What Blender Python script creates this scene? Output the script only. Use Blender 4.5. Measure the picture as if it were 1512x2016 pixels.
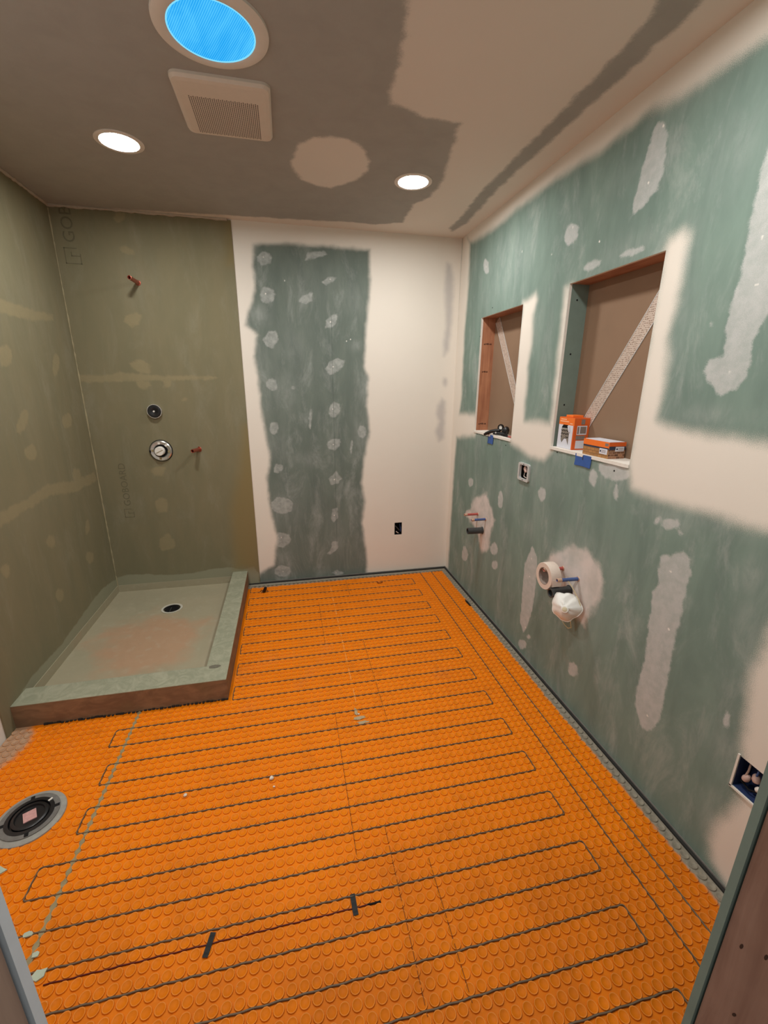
import bpy, bmesh, math, random
import numpy as np
from mathutils import Vector, Matrix, Euler

for o in list(bpy.data.objects):
    bpy.data.objects.remove(o, do_unlink=True)
scene = bpy.context.scene
COL = scene.collection
random.seed(7)

# ------------------------------------------------------------------ camera, world, exposure
cam_data = bpy.data.cameras.new('camera')
cam_data.sensor_fit = 'VERTICAL'
cam_data.sensor_height = 36.0
cam_data.sensor_width = 27.0
cam_data.lens = 847.664 / 2016.0 * 36.0
cam_data.clip_start = 0.02
cam = bpy.data.objects.new('camera', cam_data)
COL.objects.link(cam)
cam.location = (-1.23664, -3.16523, 1.48359)
cam.rotation_euler = (1.281485, -0.007525, -0.216411)
scene.camera = cam

world = bpy.data.worlds.new('world')
scene.world = world
world.use_nodes = True
bg = world.node_tree.nodes['Background']
bg.inputs[0].default_value = (0.95, 0.93, 0.90, 1)
bg.inputs[1].default_value = 0.32

scene.view_settings.view_transform = 'Standard'
scene.view_settings.look = 'None'
scene.view_settings.gamma = 1.0
scene.view_settings.use_curve_mapping = False
scene.view_settings.exposure = 0.0
LAMP_STRENGTH = 232.0
LAMP_COLOR = (1.0, 0.99, 0.96, 1)
TUBE_STRENGTH = 1.05

# ------------------------------------------------------------------ room measures (metres)
W = 2.4913          # left finished wall at x = -W, right wall at x = 0, back wall at y = 0
H = 2.44
FRONT = -2.80       # room face of the door wall
DOOR_L, DOOR_R, DOOR_H = -1.53, -0.58, 2.06
ROW0, ROWD = -0.1609, 0.09517      # heating-cable rows
PITCH = ROWD / 3.0                 # membrane stud pitch
GX0 = -0.146                       # a groove line in x

# ------------------------------------------------------------------ helpers
def S(r, g, b):
    f = lambda c: (c / 12.92) if c <= 0.04045 else ((c + 0.055) / 1.055) ** 2.4
    return (f(r / 255), f(g / 255), f(b / 255), 1)

class Nodes:
    def __init__(self, name):
        self.mat = bpy.data.materials.new(name)
        self.mat.use_nodes = True
        self.nt = self.mat.node_tree
        self.bsdf = self.nt.nodes['Principled BSDF']
        self.pos = None
    def n(self, t, **kw):
        x = self.nt.nodes.new(t)
        for k, v in kw.items():
            setattr(x, k, v)
        return x
    def link(self, a, b):
        self.nt.links.new(a, b)
    def put(self, sock, v):
        if hasattr(v, 'is_output') or isinstance(v, bpy.types.NodeSocket):
            self.link(v, sock)
        else:
            sock.default_value = v
    def position(self):
        if self.pos is None:
            self.pos = self.n('ShaderNodeNewGeometry').outputs['Position']
        return self.pos
    def local(self):
        return self.n('ShaderNodeTexCoord').outputs['Object']
    def scaled(self, vec, s):
        m = self.n('ShaderNodeMapping')
        self.link(vec, m.inputs['Vector'])
        m.inputs['Scale'].default_value = s
        return m.outputs[0]
    def noise(self, scale, detail=3, rough=0.55, vec=None, dist=0.0):
        x = self.n('ShaderNodeTexNoise')
        x.inputs['Scale'].default_value = scale
        x.inputs['Detail'].default_value = detail
        x.inputs['Roughness'].default_value = rough
        x.inputs['Distortion'].default_value = dist
        self.link(vec if vec is not None else self.position(), x.inputs['Vector'])
        return x.outputs['Fac']
    def math(self, op, a, b=0.0, c=None):
        x = self.n('ShaderNodeMath', operation=op)
        self.put(x.inputs[0], a)
        self.put(x.inputs[1], b)
        if c is not None:
            self.put(x.inputs[2], c)
        return x.outputs[0]
    def ramp(self, v, lo, hi, a=0.0, b=1.0, smooth=True):
        x = self.n('ShaderNodeMapRange')
        if smooth:
            x.interpolation_type = 'SMOOTHSTEP'
        self.put(x.inputs[0], v)
        for i, q in enumerate((lo, hi, a, b)):
            self.put(x.inputs[1 + i], q)
        return x.outputs[0]
    def mix(self, f, a, b):
        x = self.n('ShaderNodeMix', data_type='RGBA')
        self.put(x.inputs[0], f)
        self.put(x.inputs[6], a)
        self.put(x.inputs[7], b)
        return x.outputs[2]
    def attr(self, name):
        return self.n('ShaderNodeAttribute', attribute_name=name).outputs['Fac']
    def xyz(self):
        s = self.n('ShaderNodeSeparateXYZ')
        self.link(self.position(), s.inputs[0])
        return s.outputs
    def bump(self, h, strength, dist=0.002):
        b = self.n('ShaderNodeBump')
        b.inputs['Strength'].default_value = strength
        b.inputs['Distance'].default_value = dist
        self.put(b.inputs['Height'], h)
        self.link(b.outputs[0], self.bsdf.inputs['Normal'])
    def done(self, color, rough=0.8, metal=0.0, spec=0.3):
        self.put(self.bsdf.inputs['Base Color'], color)
        self.put(self.bsdf.inputs['Roughness'], rough)
        self.bsdf.inputs['Metallic'].default_value = metal
        self.bsdf.inputs['Specular IOR Level'].default_value = spec
        return self.mat

def plain(name, col, rough=0.7, metal=0.0, var=0.12, scale=40, spec=0.3):
    N = Nodes(name)
    f = N.noise(scale, 3)
    dark = tuple(c * (1 - var) for c in col[:3]) + (1,)
    lite = tuple(min(1, c * (1 + var)) for c in col[:3]) + (1,)
    return N.done(N.mix(f, dark, lite), rough, metal, spec)

def wood(name, c1, c2, scale=(60, 60, 3), rough=0.75):
    N = Nodes(name)
    v = N.scaled(N.position(), scale)
    g = N.noise(1.0, 5, 0.6, v, 0.6)
    k = N.noise(9, 2)
    f = N.math('MULTIPLY_ADD', k, 0.4, N.math('MULTIPLY', g, 0.75))
    col = N.mix(N.ramp(f, 0.3, 0.85), c1, c2)
    N.bump(g, 0.25)
    return N.done(col, rough)

def mask(N, sdf, scale, amp, fscale, famp, width):
    a = N.math('SUBTRACT', N.noise(scale, 3), 0.5)
    b = N.math('SUBTRACT', N.noise(fscale, 2), 0.5)
    v = N.math('MULTIPLY_ADD', a, amp, sdf)
    v = N.math('MULTIPLY_ADD', b, famp, v)
    return N.ramp(v, -width, width)

def wall_material(name, base, base2, paint, mudc, softc=None, greyc=None, hazec=None, streak=(9, 9, 2.5),
                  p_noise=(9, 0.035, 520, 0.07, 0.028), m_noise=(26, 0.03, 300, 0.012, 0.006), k_soft=0.012,
                  mud_keep=0.58, bump=0.12, mottling=0.5):
    N = Nodes(name)
    st = N.noise(1.0, 5, 0.62, N.scaled(N.position(), streak), 0.4)
    col = N.mix(N.ramp(st, 0.5 - 0.25 / max(mottling, .05) * .5, 0.5 + 0.25 / max(mottling, .05) * .5), base, base2)
    grain = N.noise(640, 3, 0.7)
    if greyc:
        k = mask(N, N.attr('k'), 20, 0.02, 200, 0.01, k_soft)
        kpart = k
    hz = N.attr('h')
    if hazec:
        hn = N.noise(1.0, 5, 0.7, N.scaled(N.position(), (18, 18, 6)), 0.5)
        hf = N.math('MULTIPLY', hz, N.ramp(hn, 0.3, 0.75, 0.15, 1.0))
        hf = N.math('MULTIPLY', hf, N.ramp(grain, 0.3, 0.6, 0.65, 1.0))
        # faint overall sanding smears
        sm = N.noise(1.0, 6, 0.72, N.scaled(N.position(), (7, 7, 2.6)), 0.5)
        hf = N.math('MAXIMUM', hf, N.ramp(sm, 0.46, 0.82, 0.0, 0.5))
        col = N.mix(hf, col, hazec)
    m = mask(N, N.attr('m'), *m_noise)
    mg = N.ramp(grain, 0.32, 0.62, mud_keep, 1.0)
    mg2 = N.ramp(N.noise(30, 4, 0.65), 0.3, 0.7, mud_keep + 0.15, 1.0)
    col = N.mix(N.math('MULTIPLY', m, N.math('MULTIPLY', mg, mg2)), col, mudc)
    if softc:
        q = mask(N, N.attr('q'), 16, 0.06, 300, 0.02, 0.02)
        col = N.mix(N.math('MULTIPLY', q, N.ramp(N.noise(10, 4), 0.3, 0.65, 0.6, 0.92)), col, softc)
    p = mask(N, N.attr('p'), *p_noise)
    pv = N.noise(4, 3)
    pc = N.mix(pv, tuple(c * 0.95 for c in paint[:3]) + (1,), paint)
    col = N.mix(p, col, pc)
    if greyc:
        col = N.mix(kpart, col, greyc)
    d = N.ramp(N.attr('d'), -0.002, 0.002)
    col = N.mix(d, col, S(232, 228, 220))
    h = N.math('MULTIPLY_ADD', m, 0.6, N.math('MULTIPLY', grain, 0.5))
    h = N.math('MULTIPLY_ADD', p, 0.8, h)
    N.bump(h, bump, 0.0015)
    return N.done(col, 0.88, 0, 0.2)

class MB:
    """collects geometry for one mesh"""
    def __init__(self, M=None):
        self.v, self.f, self.mi = [], [], []
        self.M = M
    def add(self, vs, fs, mi=0):
        o = len(self.v)
        if self.M is not None:
            vs = [tuple(self.M @ Vector(q)) for q in vs]
        self.v += [tuple(q) for q in vs]
        self.f += [tuple(i + o for i in q) for q in fs]
        self.mi += [mi] * len(fs)
        return self
    def box(self, x0, x1, y0, y1, z0, z1, mi=0, bev=0.0):
        if bev <= 0:
            vs = [(x, y, z) for z in (z0, z1) for y in (y0, y1) for x in (x0, x1)]
            fs = [(0, 2, 3, 1), (4, 5, 7, 6), (0, 1, 5, 4), (2, 6, 7, 3), (0, 4, 6, 2), (1, 3, 7, 5)]
            return self.add(vs, fs, mi)
        bm = bmesh.new()
        bmesh.ops.create_cube(bm, size=1.0)
        for v in bm.verts:
            v.co = ((x0 + x1) / 2 + v.co.x * (x1 - x0), (y0 + y1) / 2 + v.co.y * (y1 - y0), (z0 + z1) / 2 + v.co.z * (z1 - z0))
        bmesh.ops.bevel(bm, geom=bm.edges[:], offset=bev, segments=2, affect='EDGES', profile=0.6)
        return self.bm(bm, mi)
    def bm(self, bm, mi=0):
        bm.verts.index_update()
        self.add([v.co[:] for v in bm.verts], [[v.index for v in f.verts] for f in bm.faces], mi)
        bm.free()
        return self
    def lathe(self, prof, org=(0, 0, 0), axis='z', segs=32, mi=0, closed=False):
        """prof = [(r, h)...] revolved about an axis through org; h runs along +axis"""
        vs, fs, ring = [], [], []
        for r, h in prof:
            if r < 1e-6:
                ring.append([len(vs)])
                vs.append(self._ax(0, 0, h, org, axis))
            else:
                ring.append(list(range(len(vs), len(vs) + segs)))
                for i in range(segs):
                    a = 2 * math.pi * i / segs
                    vs.append(self._ax(r * math.cos(a), r * math.sin(a), h, org, axis))
        n = len(ring)
        for k in range(n if closed else n - 1):
            A, B = ring[k], ring[(k + 1) % n]
            for i in range(segs):
                j = (i + 1) % segs
                if len(A) == 1 and len(B) == 1:
                    continue
                if len(A) == 1:
                    fs.append((A[0], B[j], B[i]))
                elif len(B) == 1:
                    fs.append((A[i], A[j], B[0]))
                else:
                    fs.append((A[i], A[j], B[j], B[i]))
        return self.add(vs, fs, mi)
    @staticmethod
    def _ax(a, b, h, org, axis):
        p = {'z': (a, b, h), '-z': (a, -b, -h), 'y': (b, h, a), '-y': (a, -h, b), 'x': (h, a, b), '-x': (-h, b, a)}[axis]
        return (p[0] + org[0], p[1] + org[1], p[2] + org[2])
    def prism(self, poly, h0, h1, axis='z', mi=0):
        """polygon (a, b) extruded h0..h1; axis z:(x,y) x:(y,z) y:(x,z)"""
        t = {'z': lambda a, b, h: (a, b, h), 'x': lambda a, b, h: (h, a, b), 'y': lambda a, b, h: (a, h, b)}[axis]
        n = len(poly)
        vs = [t(a, b, h0) for a, b in poly] + [t(a, b, h1) for a, b in poly]
        fs = [tuple(range(n))[::-1], tuple(range(n, 2 * n))]
        fs += [(i, (i + 1) % n, n + (i + 1) % n, n + i) for i in range(n)]
        return self.add(vs, fs, mi)
    def tube(self, pts, r, segs=8, mi=0, cap=True, radii=None):
        pts = [Vector(q) for q in pts]
        n = len(pts)
        vs, fs = [], []
        t0 = (pts[1] - pts[0]).normalized()
        up = Vector((0, 0, 1)) if abs(t0.z) < 0.9 else Vector((1, 0, 0))
        nrm = t0.cross(up).normalized()
        for i in range(n):
            t = (pts[min(i + 1, n - 1)] - pts[max(i - 1, 0)]).normalized()
            nrm = (nrm - t * nrm.dot(t))
            if nrm.length < 1e-6:
                nrm = t.orthogonal()
            nrm.normalize()
            bn = t.cross(nrm)
            rr = radii[i] if radii else r
            for k in range(segs):
                a = 2 * math.pi * k / segs
                vs.append(tuple(pts[i] + nrm * math.cos(a) * rr + bn * math.sin(a) * rr))
        for i in range(n - 1):
            for k in range(segs):
                j = (k + 1) % segs
                fs.append((i * segs + k, i * segs + j, (i + 1) * segs + j, (i + 1) * segs + k))
        if cap:
            fs.append(tuple(range(segs))[::-1])
            fs.append(tuple((n - 1) * segs + k for k in range(segs)))
        return self.add(vs, fs, mi)
    def mesh(self, name, mats, smooth=None):
        me = bpy.data.meshes.new(name)
        me.from_pydata(self.v, [], self.f)
        for m in (mats if isinstance(mats, (list, tuple)) else [mats]):
            me.materials.append(m)
        if any(self.mi):
            me.polygons.foreach_set('material_index', self.mi)
        me.validate()
        bm = bmesh.new()
        bm.from_mesh(me)
        bmesh.ops.recalc_face_normals(bm, faces=bm.faces)
        bm.to_mesh(me)
        bm.free()
        if smooth:
            me.polygons.foreach_set('use_smooth', [True] * len(me.polygons))
            me.set_sharp_from_angle(angle=math.radians(smooth))
        me.update()
        return me
    def build(self, name, mats, parent=None, smooth=None, loc=None):
        o = bpy.data.objects.new(name, self.mesh(name, mats, smooth))
        COL.objects.link(o)
        if parent is not None:
            o.parent = parent
        if loc is not None:
            o.location = loc
        return o

def thing(name, label, cat, loc=(0, 0, 0), group=None, rot=None):
    o = bpy.data.objects.new(name, None)
    o.empty_display_size = 0.05
    COL.objects.link(o)
    o.location = loc
    if rot is not None:
        o.rotation_euler = rot
    return tag(o, label, cat, group)

def tag(o, label, cat, group=None):
    o['label'] = label
    o['category'] = cat
    if group:
        o['group'] = group
    return o

def structure(o, label=None):
    o['kind'] = 'structure'
    if label:
        o['label'] = label
    return o

def text_mesh(body, size, depth=0.0):
    c = bpy.data.curves.new('lettering', 'FONT')
    c.body = body
    c.size = size
    c.extrude = depth
    c.align_x = 'CENTER'
    c.align_y = 'CENTER'
    c.resolution_u = 3
    o = bpy.data.objects.new('lettering_tmp', c)
    COL.objects.link(o)
    dg = bpy.context.evaluated_depsgraph_get()
    me = bpy.data.meshes.new_from_object(o.evaluated_get(dg))
    bpy.data.objects.remove(o, do_unlink=True)
    return me

# ------------------------------------------------------------------ signed-distance patches for skim coat, paint, sanding haze
def poly_sdf(poly, U, V, out, pad=0.08):
    P = np.array(poly)
    box = (U > P[:, 0].min() - pad) & (U < P[:, 0].max() + pad) & (V > P[:, 1].min() - pad) & (V < P[:, 1].max() + pad)
    if not box.any():
        return
    u, v = U[box], V[box]
    d = np.full(u.shape, 1e9)
    ins = np.zeros(u.shape, bool)
    n = len(P)
    for i in range(n):
        a, b = P[i], P[(i + 1) % n]
        e = b - a
        L = max(e @ e, 1e-12)
        t = np.clip(((u - a[0]) * e[0] + (v - a[1]) * e[1]) / L, 0, 1)
        d = np.minimum(d, np.hypot(u - a[0] - t * e[0], v - a[1] - t * e[1]))
        if a[1] != b[1]:
            c = (a[1] > v) != (b[1] > v)
            ins ^= c & (u < (b[0] - a[0]) * (v - a[1]) / (b[1] - a[1]) + a[0])
    s = np.where(ins, d, -d)
    out[box] = np.maximum(out[box], s)

def channels(U, V, data):
    ch = {}
    for k in 'pmqkg':
        a = np.full(U.shape, -0.5)
        for q in data.get(k, []):
            poly_sdf(q, U, V, a)
        ch[k] = a
    a = np.full(U.shape, -0.5)
    for (x, y) in data.get('d', []):
        a = np.maximum(a, 0.0055 - np.hypot(U - x, V - y))
    ch['d'] = a
    a = np.zeros(U.shape)
    for (x, y, rx, ry, s) in data.get('h', []):
        a = np.maximum(a, s * np.exp(-((U - x) / rx) ** 2 - ((V - y) / ry) ** 2))
    ch['h'] = a
    return ch

def lines(breaks, step):
    L = []
    for a, b in zip(breaks[:-1], breaks[1:]):
        n = max(1, int(round((b - a) / step)))
        L += list(np.linspace(a, b, n, endpoint=False))
    return np.array(L + [breaks[-1]])

def surface(name, u0, u1, v0, v1, at, data, mats, holes=(), rim=0.0127, back=0.0127, step=0.009, parent=None, post=None):
    """skinned board: gridded visible face carrying the patch attributes, holes with rims, and a back.
    at(u, v, depth) -> xyz, depth positive goes into the wall"""
    ub = sorted({u0, u1} | {h[0] for h in holes} | {h[1] for h in holes})
    vb = sorted({v0, v1} | {h[2] for h in holes} | {h[3] for h in holes})
    us, vs = lines(ub, step), lines(vb, step)
    U, V = np.meshgrid(us, vs, indexing='ij')
    nu, nv = U.shape
    P = np.array([at(u, v, 0.0) for u, v in zip(U.ravel(), V.ravel())])
    I = np.arange(nu * nv).reshape(nu, nv)
    cu = (us[:-1] + us[1:]) / 2
    cv = (vs[:-1] + vs[1:]) / 2
    CU, CV = np.meshgrid(cu, cv, indexing='ij')
    keep = np.ones(CU.shape, bool)
    for h in holes:
        keep &= ~((CU > h[0]) & (CU < h[1]) & (CV > h[2]) & (CV < h[3]))
    Q = np.stack([I[:-1, :-1], I[1:, :-1], I[1:, 1:], I[:-1, 1:]], -1)[keep]
    verts = P.tolist()
    faces = Q.tolist()
    nfront = len(faces)
    def quad(a, b, c, d):
        o = len(verts)
        verts.extend([list(a), list(b), list(c), list(d)])
        faces.append([o, o + 1, o + 2, o + 3])
    for (a, b, c, d) in holes:
        cs = [(a, c), (b, c), (b, d), (a, d)]
        for i in range(4):
            p, q = cs[i], cs[(i + 1) % 4]
            quad(at(*p, 0), at(*q, 0), at(*q, rim), at(*p, rim))
    cs = [(u0, v0), (u1, v0), (u1, v1), (u0, v1)]
    for i in range(4):
        p, q = cs[i], cs[(i + 1) % 4]
        quad(at(*p, 0), at(*q, 0), at(*q, back), at(*p, back))
    quad(*[at(*p, back) for p in cs])
    me = bpy.data.meshes.new(name)
    me.from_pydata(verts, [], faces)
    for m in mats:
        me.materials.append(m)
    mi = np.zeros(len(faces), np.int32)
    if len(mats) > 1:
        mi[nfront:] = 1
    me.polygons.foreach_set('material_index', mi)
    ch = channels(U.ravel(), V.ravel(), data)
    if post:
        post(ch, U.ravel(), V.ravel())
    extra = len(verts) - nu * nv
    for k, a in ch.items():
        at_ = me.attributes.new(k, 'FLOAT', 'POINT')
        at_.data.foreach_set('value', np.concatenate([a, np.full(extra, 0.0 if k == 'h' else -0.5)]).astype(np.float32))
    me.update()
    o = bpy.data.objects.new(name, me)
    COL.objects.link(o)
    if parent is not None:
        o.parent = parent
    return o

# ------------------------------------------------------------------ patch outlines on walls and ceiling (metres on each surface)
RIGHT = {'p': [[(.053,2.485),(-.14,2.377),(-.337,2.36),(-.51,2.356),(-.82,2.368),(-1.124,2.373),(-1.394,2.349),(-1.525,2.358),(-1.639,2.364),(-1.745,2.337),(-1.866,2.331),(-1.946,2.336),(-2.021,2.33),(-1.983,2.485),(-1.952,2.466)],[(-.004,2.529),(-.148,2.375),(-.154,2.127),(-.137,1.845),(-.146,1.367),(-.101,1.144),(-.075,.75),(-.071,.153),(-.066,.024),(.12,-.091),(.03,1.323)],[(-.06,1.283),(-.457,1.288),(-.442,1.18),(-.422,1.151),(-.046,1.093)],[(-.91,1.9),(-.959,1.906),(-1.028,1.918),(-1.044,1.888),(-1.024,1.821),(-1.033,1.677),(-1.023,1.579),(-1.036,1.301),(-1.173,1.307),(-1.305,1.306),(-1.321,1.187),(-1.255,1.127),(-1.138,1.121),(-1.029,1.145),(-.923,1.167),(-.897,1.181)],[(-1.268,1.9),(-1.311,1.904),(-1.312,1.189),(-1.262,1.181),(-1.28,1.387),(-1.275,1.724)],[(-1.803,1.917),(-1.816,1.939),(-1.865,1.947),(-1.888,1.92),(-1.896,1.834),(-1.888,1.734),(-1.879,1.644),(-1.896,1.548),(-1.903,1.5),(-1.901,1.418),(-1.899,1.375),(-1.977,1.354),(-2.106,1.342),(-2.212,1.34),(-2.302,1.346),(-2.359,1.118),(-2.269,1.112),(-2.161,1.114),(-1.974,1.107),(-1.837,1.116),(-1.807,1.206)],[(-2.412,.907),(-2.394,.839),(-2.384,.714),(-2.395,.594),(-2.412,.503),(-2.423,.44),(-2.452,.359),(-2.43,.275),(-2.4,.161),(-2.4,.107),(-2.422,.044),(-2.468,.016),(-2.585,.008),(-2.695,.067),(-2.5,.836)]],'m': [[(-1.7,2.306),(-1.716,2.296),(-1.73,2.26),(-1.744,2.161),(-1.729,2.11),(-1.673,2.071),(-1.632,2.069),(-1.625,2.11),(-1.644,2.201),(-1.666,2.291),(-1.681,2.31)],[(-1.27,2.147),(-1.321,2.117),(-1.321,2.085),(-1.291,2.065),(-1.243,2.072),(-1.22,2.113),(-1.23,2.149)],[(-2.109,2.112),(-2.085,2.076),(-2.08,1.984),(-2.084,1.901),(-2.084,1.805),(-2.089,1.754),(-2.077,1.704),(-2.078,1.651),(-2.09,1.569),(-2.044,1.564),(-2.037,1.521),(-2.071,1.485),(-2.11,1.457),(-2.15,1.478),(-2.17,1.512),(-2.164,1.591),(-2.178,1.64),(-2.205,1.731)],[(-2.019,.917),(-2.039,.936),(-2.061,.934),(-2.095,.973),(-2.126,.953),(-2.141,.889),(-2.139,.797),(-2.14,.751),(-2.139,.654),(-2.144,.547),(-2.146,.444),(-2.151,.351),(-2.13,.294),(-2.111,.256),(-2.084,.257),(-2.043,.314),(-2.034,.376),(-2.039,.492),(-2.039,.557),(-2.026,.675),(-2.017,.782),(-2.033,.819),(-2.02,.875)],[(-1.243,.663),(-1.299,.627),(-1.315,.475),(-1.31,.322),(-1.289,.216),(-1.249,.144),(-1.207,.184),(-1.197,.356),(-1.189,.538)],[(-1.311,.966),(-1.306,.941),(-1.288,.924),(-1.265,.921),(-1.243,.935),(-1.239,.963),(-1.252,.986),(-1.274,.993),(-1.296,.986)],[(-2.065,1.052),(-2.06,1.037),(-2.042,1.024),(-2.018,1.019),(-2.004,1.026),(-1.997,1.038),(-2.012,1.052),(-2.032,1.059),(-2.055,1.063)],[(-1.713,.237),(-1.712,.215),(-1.696,.19),(-1.671,.174),(-1.654,.182),(-1.653,.204),(-1.659,.23),(-1.683,.245),(-1.704,.251)],[(-1.65,.228),(-1.683,.251),(-1.719,.222),(-1.698,.182),(-1.663,.184)],[(-.884,.82),(-.881,.783),(-.866,.764),(-.845,.762),(-.824,.783),(-.819,.822),(-.828,.855),(-.847,.872),(-.871,.857)],[(-.446,.832),(-.444,.81),(-.418,.797),(-.388,.787),(-.369,.804),(-.363,.825),(-.382,.846),(-.409,.859),(-.437,.852)],[(-.442,.296),(-.433,.252),(-.4,.224),(-.364,.215),(-.329,.228),(-.334,.272),(-.345,.315),(-.384,.336),(-.419,.326)],[(-.875,.507),(-.87,.476),(-.837,.451),(-.798,.437),(-.776,.455),(-.772,.48),(-.79,.508),(-.823,.526),(-.856,.525)],[(-.89,.404),(-.886,.38),(-.865,.359),(-.838,.351),(-.814,.358),(-.812,.383),(-.83,.406),(-.854,.418),(-.877,.419)],[(-1.293,.097),(-1.289,.073),(-1.264,.048),(-1.236,.033),(-1.216,.036),(-1.21,.054),(-1.226,.081),(-1.254,.1),(-1.277,.104)],[(-1.32,.159),(-1.319,.148),(-1.309,.136),(-1.295,.128),(-1.287,.133),(-1.283,.141),(-1.29,.155),(-1.303,.166),(-1.314,.164)],[(-.459,2.165),(-.46,2.137),(-.436,2.125),(-.404,2.142),(-.384,2.169),(-.377,2.198),(-.389,2.219),(-.42,2.21),(-.449,2.194)],[(-1.71,1.941),(-1.709,1.935),(-1.675,1.931),(-1.629,1.932),(-1.6,1.939),(-1.59,1.946),(-1.621,1.951),(-1.66,1.953),(-1.696,1.948)],[(-1.495,1.952),(-1.482,1.941),(-1.461,1.933),(-1.421,1.931),(-1.39,1.939),(-1.38,1.95),(-1.399,1.96),(-1.433,1.964),(-1.471,1.962)],[(-1.651,1.12),(-1.651,1.096),(-1.641,1.078),(-1.623,1.082),(-1.608,1.098),(-1.601,1.124),(-1.61,1.143),(-1.625,1.151),(-1.642,1.143)],[(-1.82,1.164),(-1.812,1.142),(-1.755,1.13),(-1.687,1.131),(-1.654,1.151),(-1.647,1.175),(-1.701,1.189),(-1.76,1.192),(-1.811,1.183)],[(-1.779,1.086),(-1.782,1.063),(-1.777,1.054),(-1.77,1.055),(-1.76,1.068),(-1.755,1.094),(-1.757,1.112),(-1.762,1.118),(-1.772,1.111)],[(-.456,.607),(-.446,.582),(-.412,.565),(-.374,.552),(-.346,.562),(-.349,.585),(-.367,.608),(-.404,.623),(-.439,.623)],[(-1.99,1.038),(-1.983,1.029),(-1.976,1.025),(-1.969,1.026),(-1.969,1.036),(-1.975,1.047),(-1.983,1.055),(-1.989,1.053),(-1.993,1.048)],[(-2.084,1.025),(-2.083,1.022),(-2.078,1.017),(-2.072,1.017),(-2.067,1.017),(-2.068,1.021),(-2.07,1.025),(-2.076,1.028),(-2.081,1.027)],[(-2.358,.533),(-2.359,.513),(-2.355,.505),(-2.35,.501),(-2.346,.516),(-2.344,.536),(-2.347,.552),(-2.351,.555),(-2.356,.551)],[(-2.033,1.657),(-2.033,1.652),(-2.03,1.65),(-2.027,1.651),(-2.023,1.655),(-2.023,1.66),(-2.024,1.663),(-2.027,1.664),(-2.03,1.661)]],'q': [[(-.604,.791),(-.663,.806),(-.715,.759),(-.768,.706),(-.803,.667),(-.763,.568),(-.752,.466),(-.713,.423),(-.638,.397),(-.604,.458),(-.55,.532),(-.433,.55),(-.364,.579),(-.444,.648),(-.452,.706)],[(-1.367,.619),(-1.423,.691),(-1.503,.743),(-1.561,.791),(-1.621,.794),(-1.689,.792),(-1.742,.768),(-1.779,.709),(-1.782,.641),(-1.749,.564),(-1.724,.525),(-1.709,.466),(-1.655,.473),(-1.552,.509),(-1.442,.536)]],'d': [(-1.71,2.289),(-1.682,2.141),(-1.277,2.13),(-2.124,1.857),(-2.12,1.522),(-2.068,.884),(-2.109,.686),(-2.101,.32),(-1.247,.592),(-1.251,.49),(-1.268,.188),(-.42,2.174),(-.852,2.147),(-1.316,1.295),(-1.133,2.065),(-1.465,2.027),(-2.139,1.744)],'h': [(-.735,2.115,.218,.156,.45),(-.459,2.069,.203,.175,.25),(-1.881,1.88,.042,.09,.6),(-1.924,1.699,.046,.107,.25),(-1.747,1.14,.145,.078,.45),(-1.177,1.048,.252,.104,.3),(-.929,.909,.165,.117,.35),(-.67,.848,.168,.13,.25),(-.616,.481,.213,.174,.3),(-1.591,.684,.222,.185,.5),(-1.254,.904,.065,.181,.3),(-1.186,.744,.057,.109,.35),(-2.168,1.087,.125,.027,.5),(-2.027,1.06,.152,.042,.35),(-2.314,.985,.03,.055,.5),(-2.34,.825,.036,.085,.45),(-2.352,.593,.043,.12,.45),(-2.376,.43,.049,.077,.4),(-2.383,.197,.032,.081,.55),(-1.641,1.955,.165,.052,.35),(-1.83,1.233,.057,.054,.2),(-2.092,1.397,.104,.032,.45),(-1.904,1.579,.049,.08,.4),(-1.89,1.467,.041,.066,.4),(-1.177,1.62,.051,.188,.35),(-1.081,1.767,.046,.143,.35),(-1.243,1.189,.084,.123,.4),(-.226,.973,.109,.184,.3),(-.911,.487,.147,.126,.25),(-1.709,.466,.088,.114,.3),(-1.766,2.324,.167,.058,.25),(-1.982,2.103,.091,.105,.25),(-1.561,2.203,.127,.051,.15),(-.213,2.176,.083,.187,.2),(-.908,1.635,.054,.211,.2)]}
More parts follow.
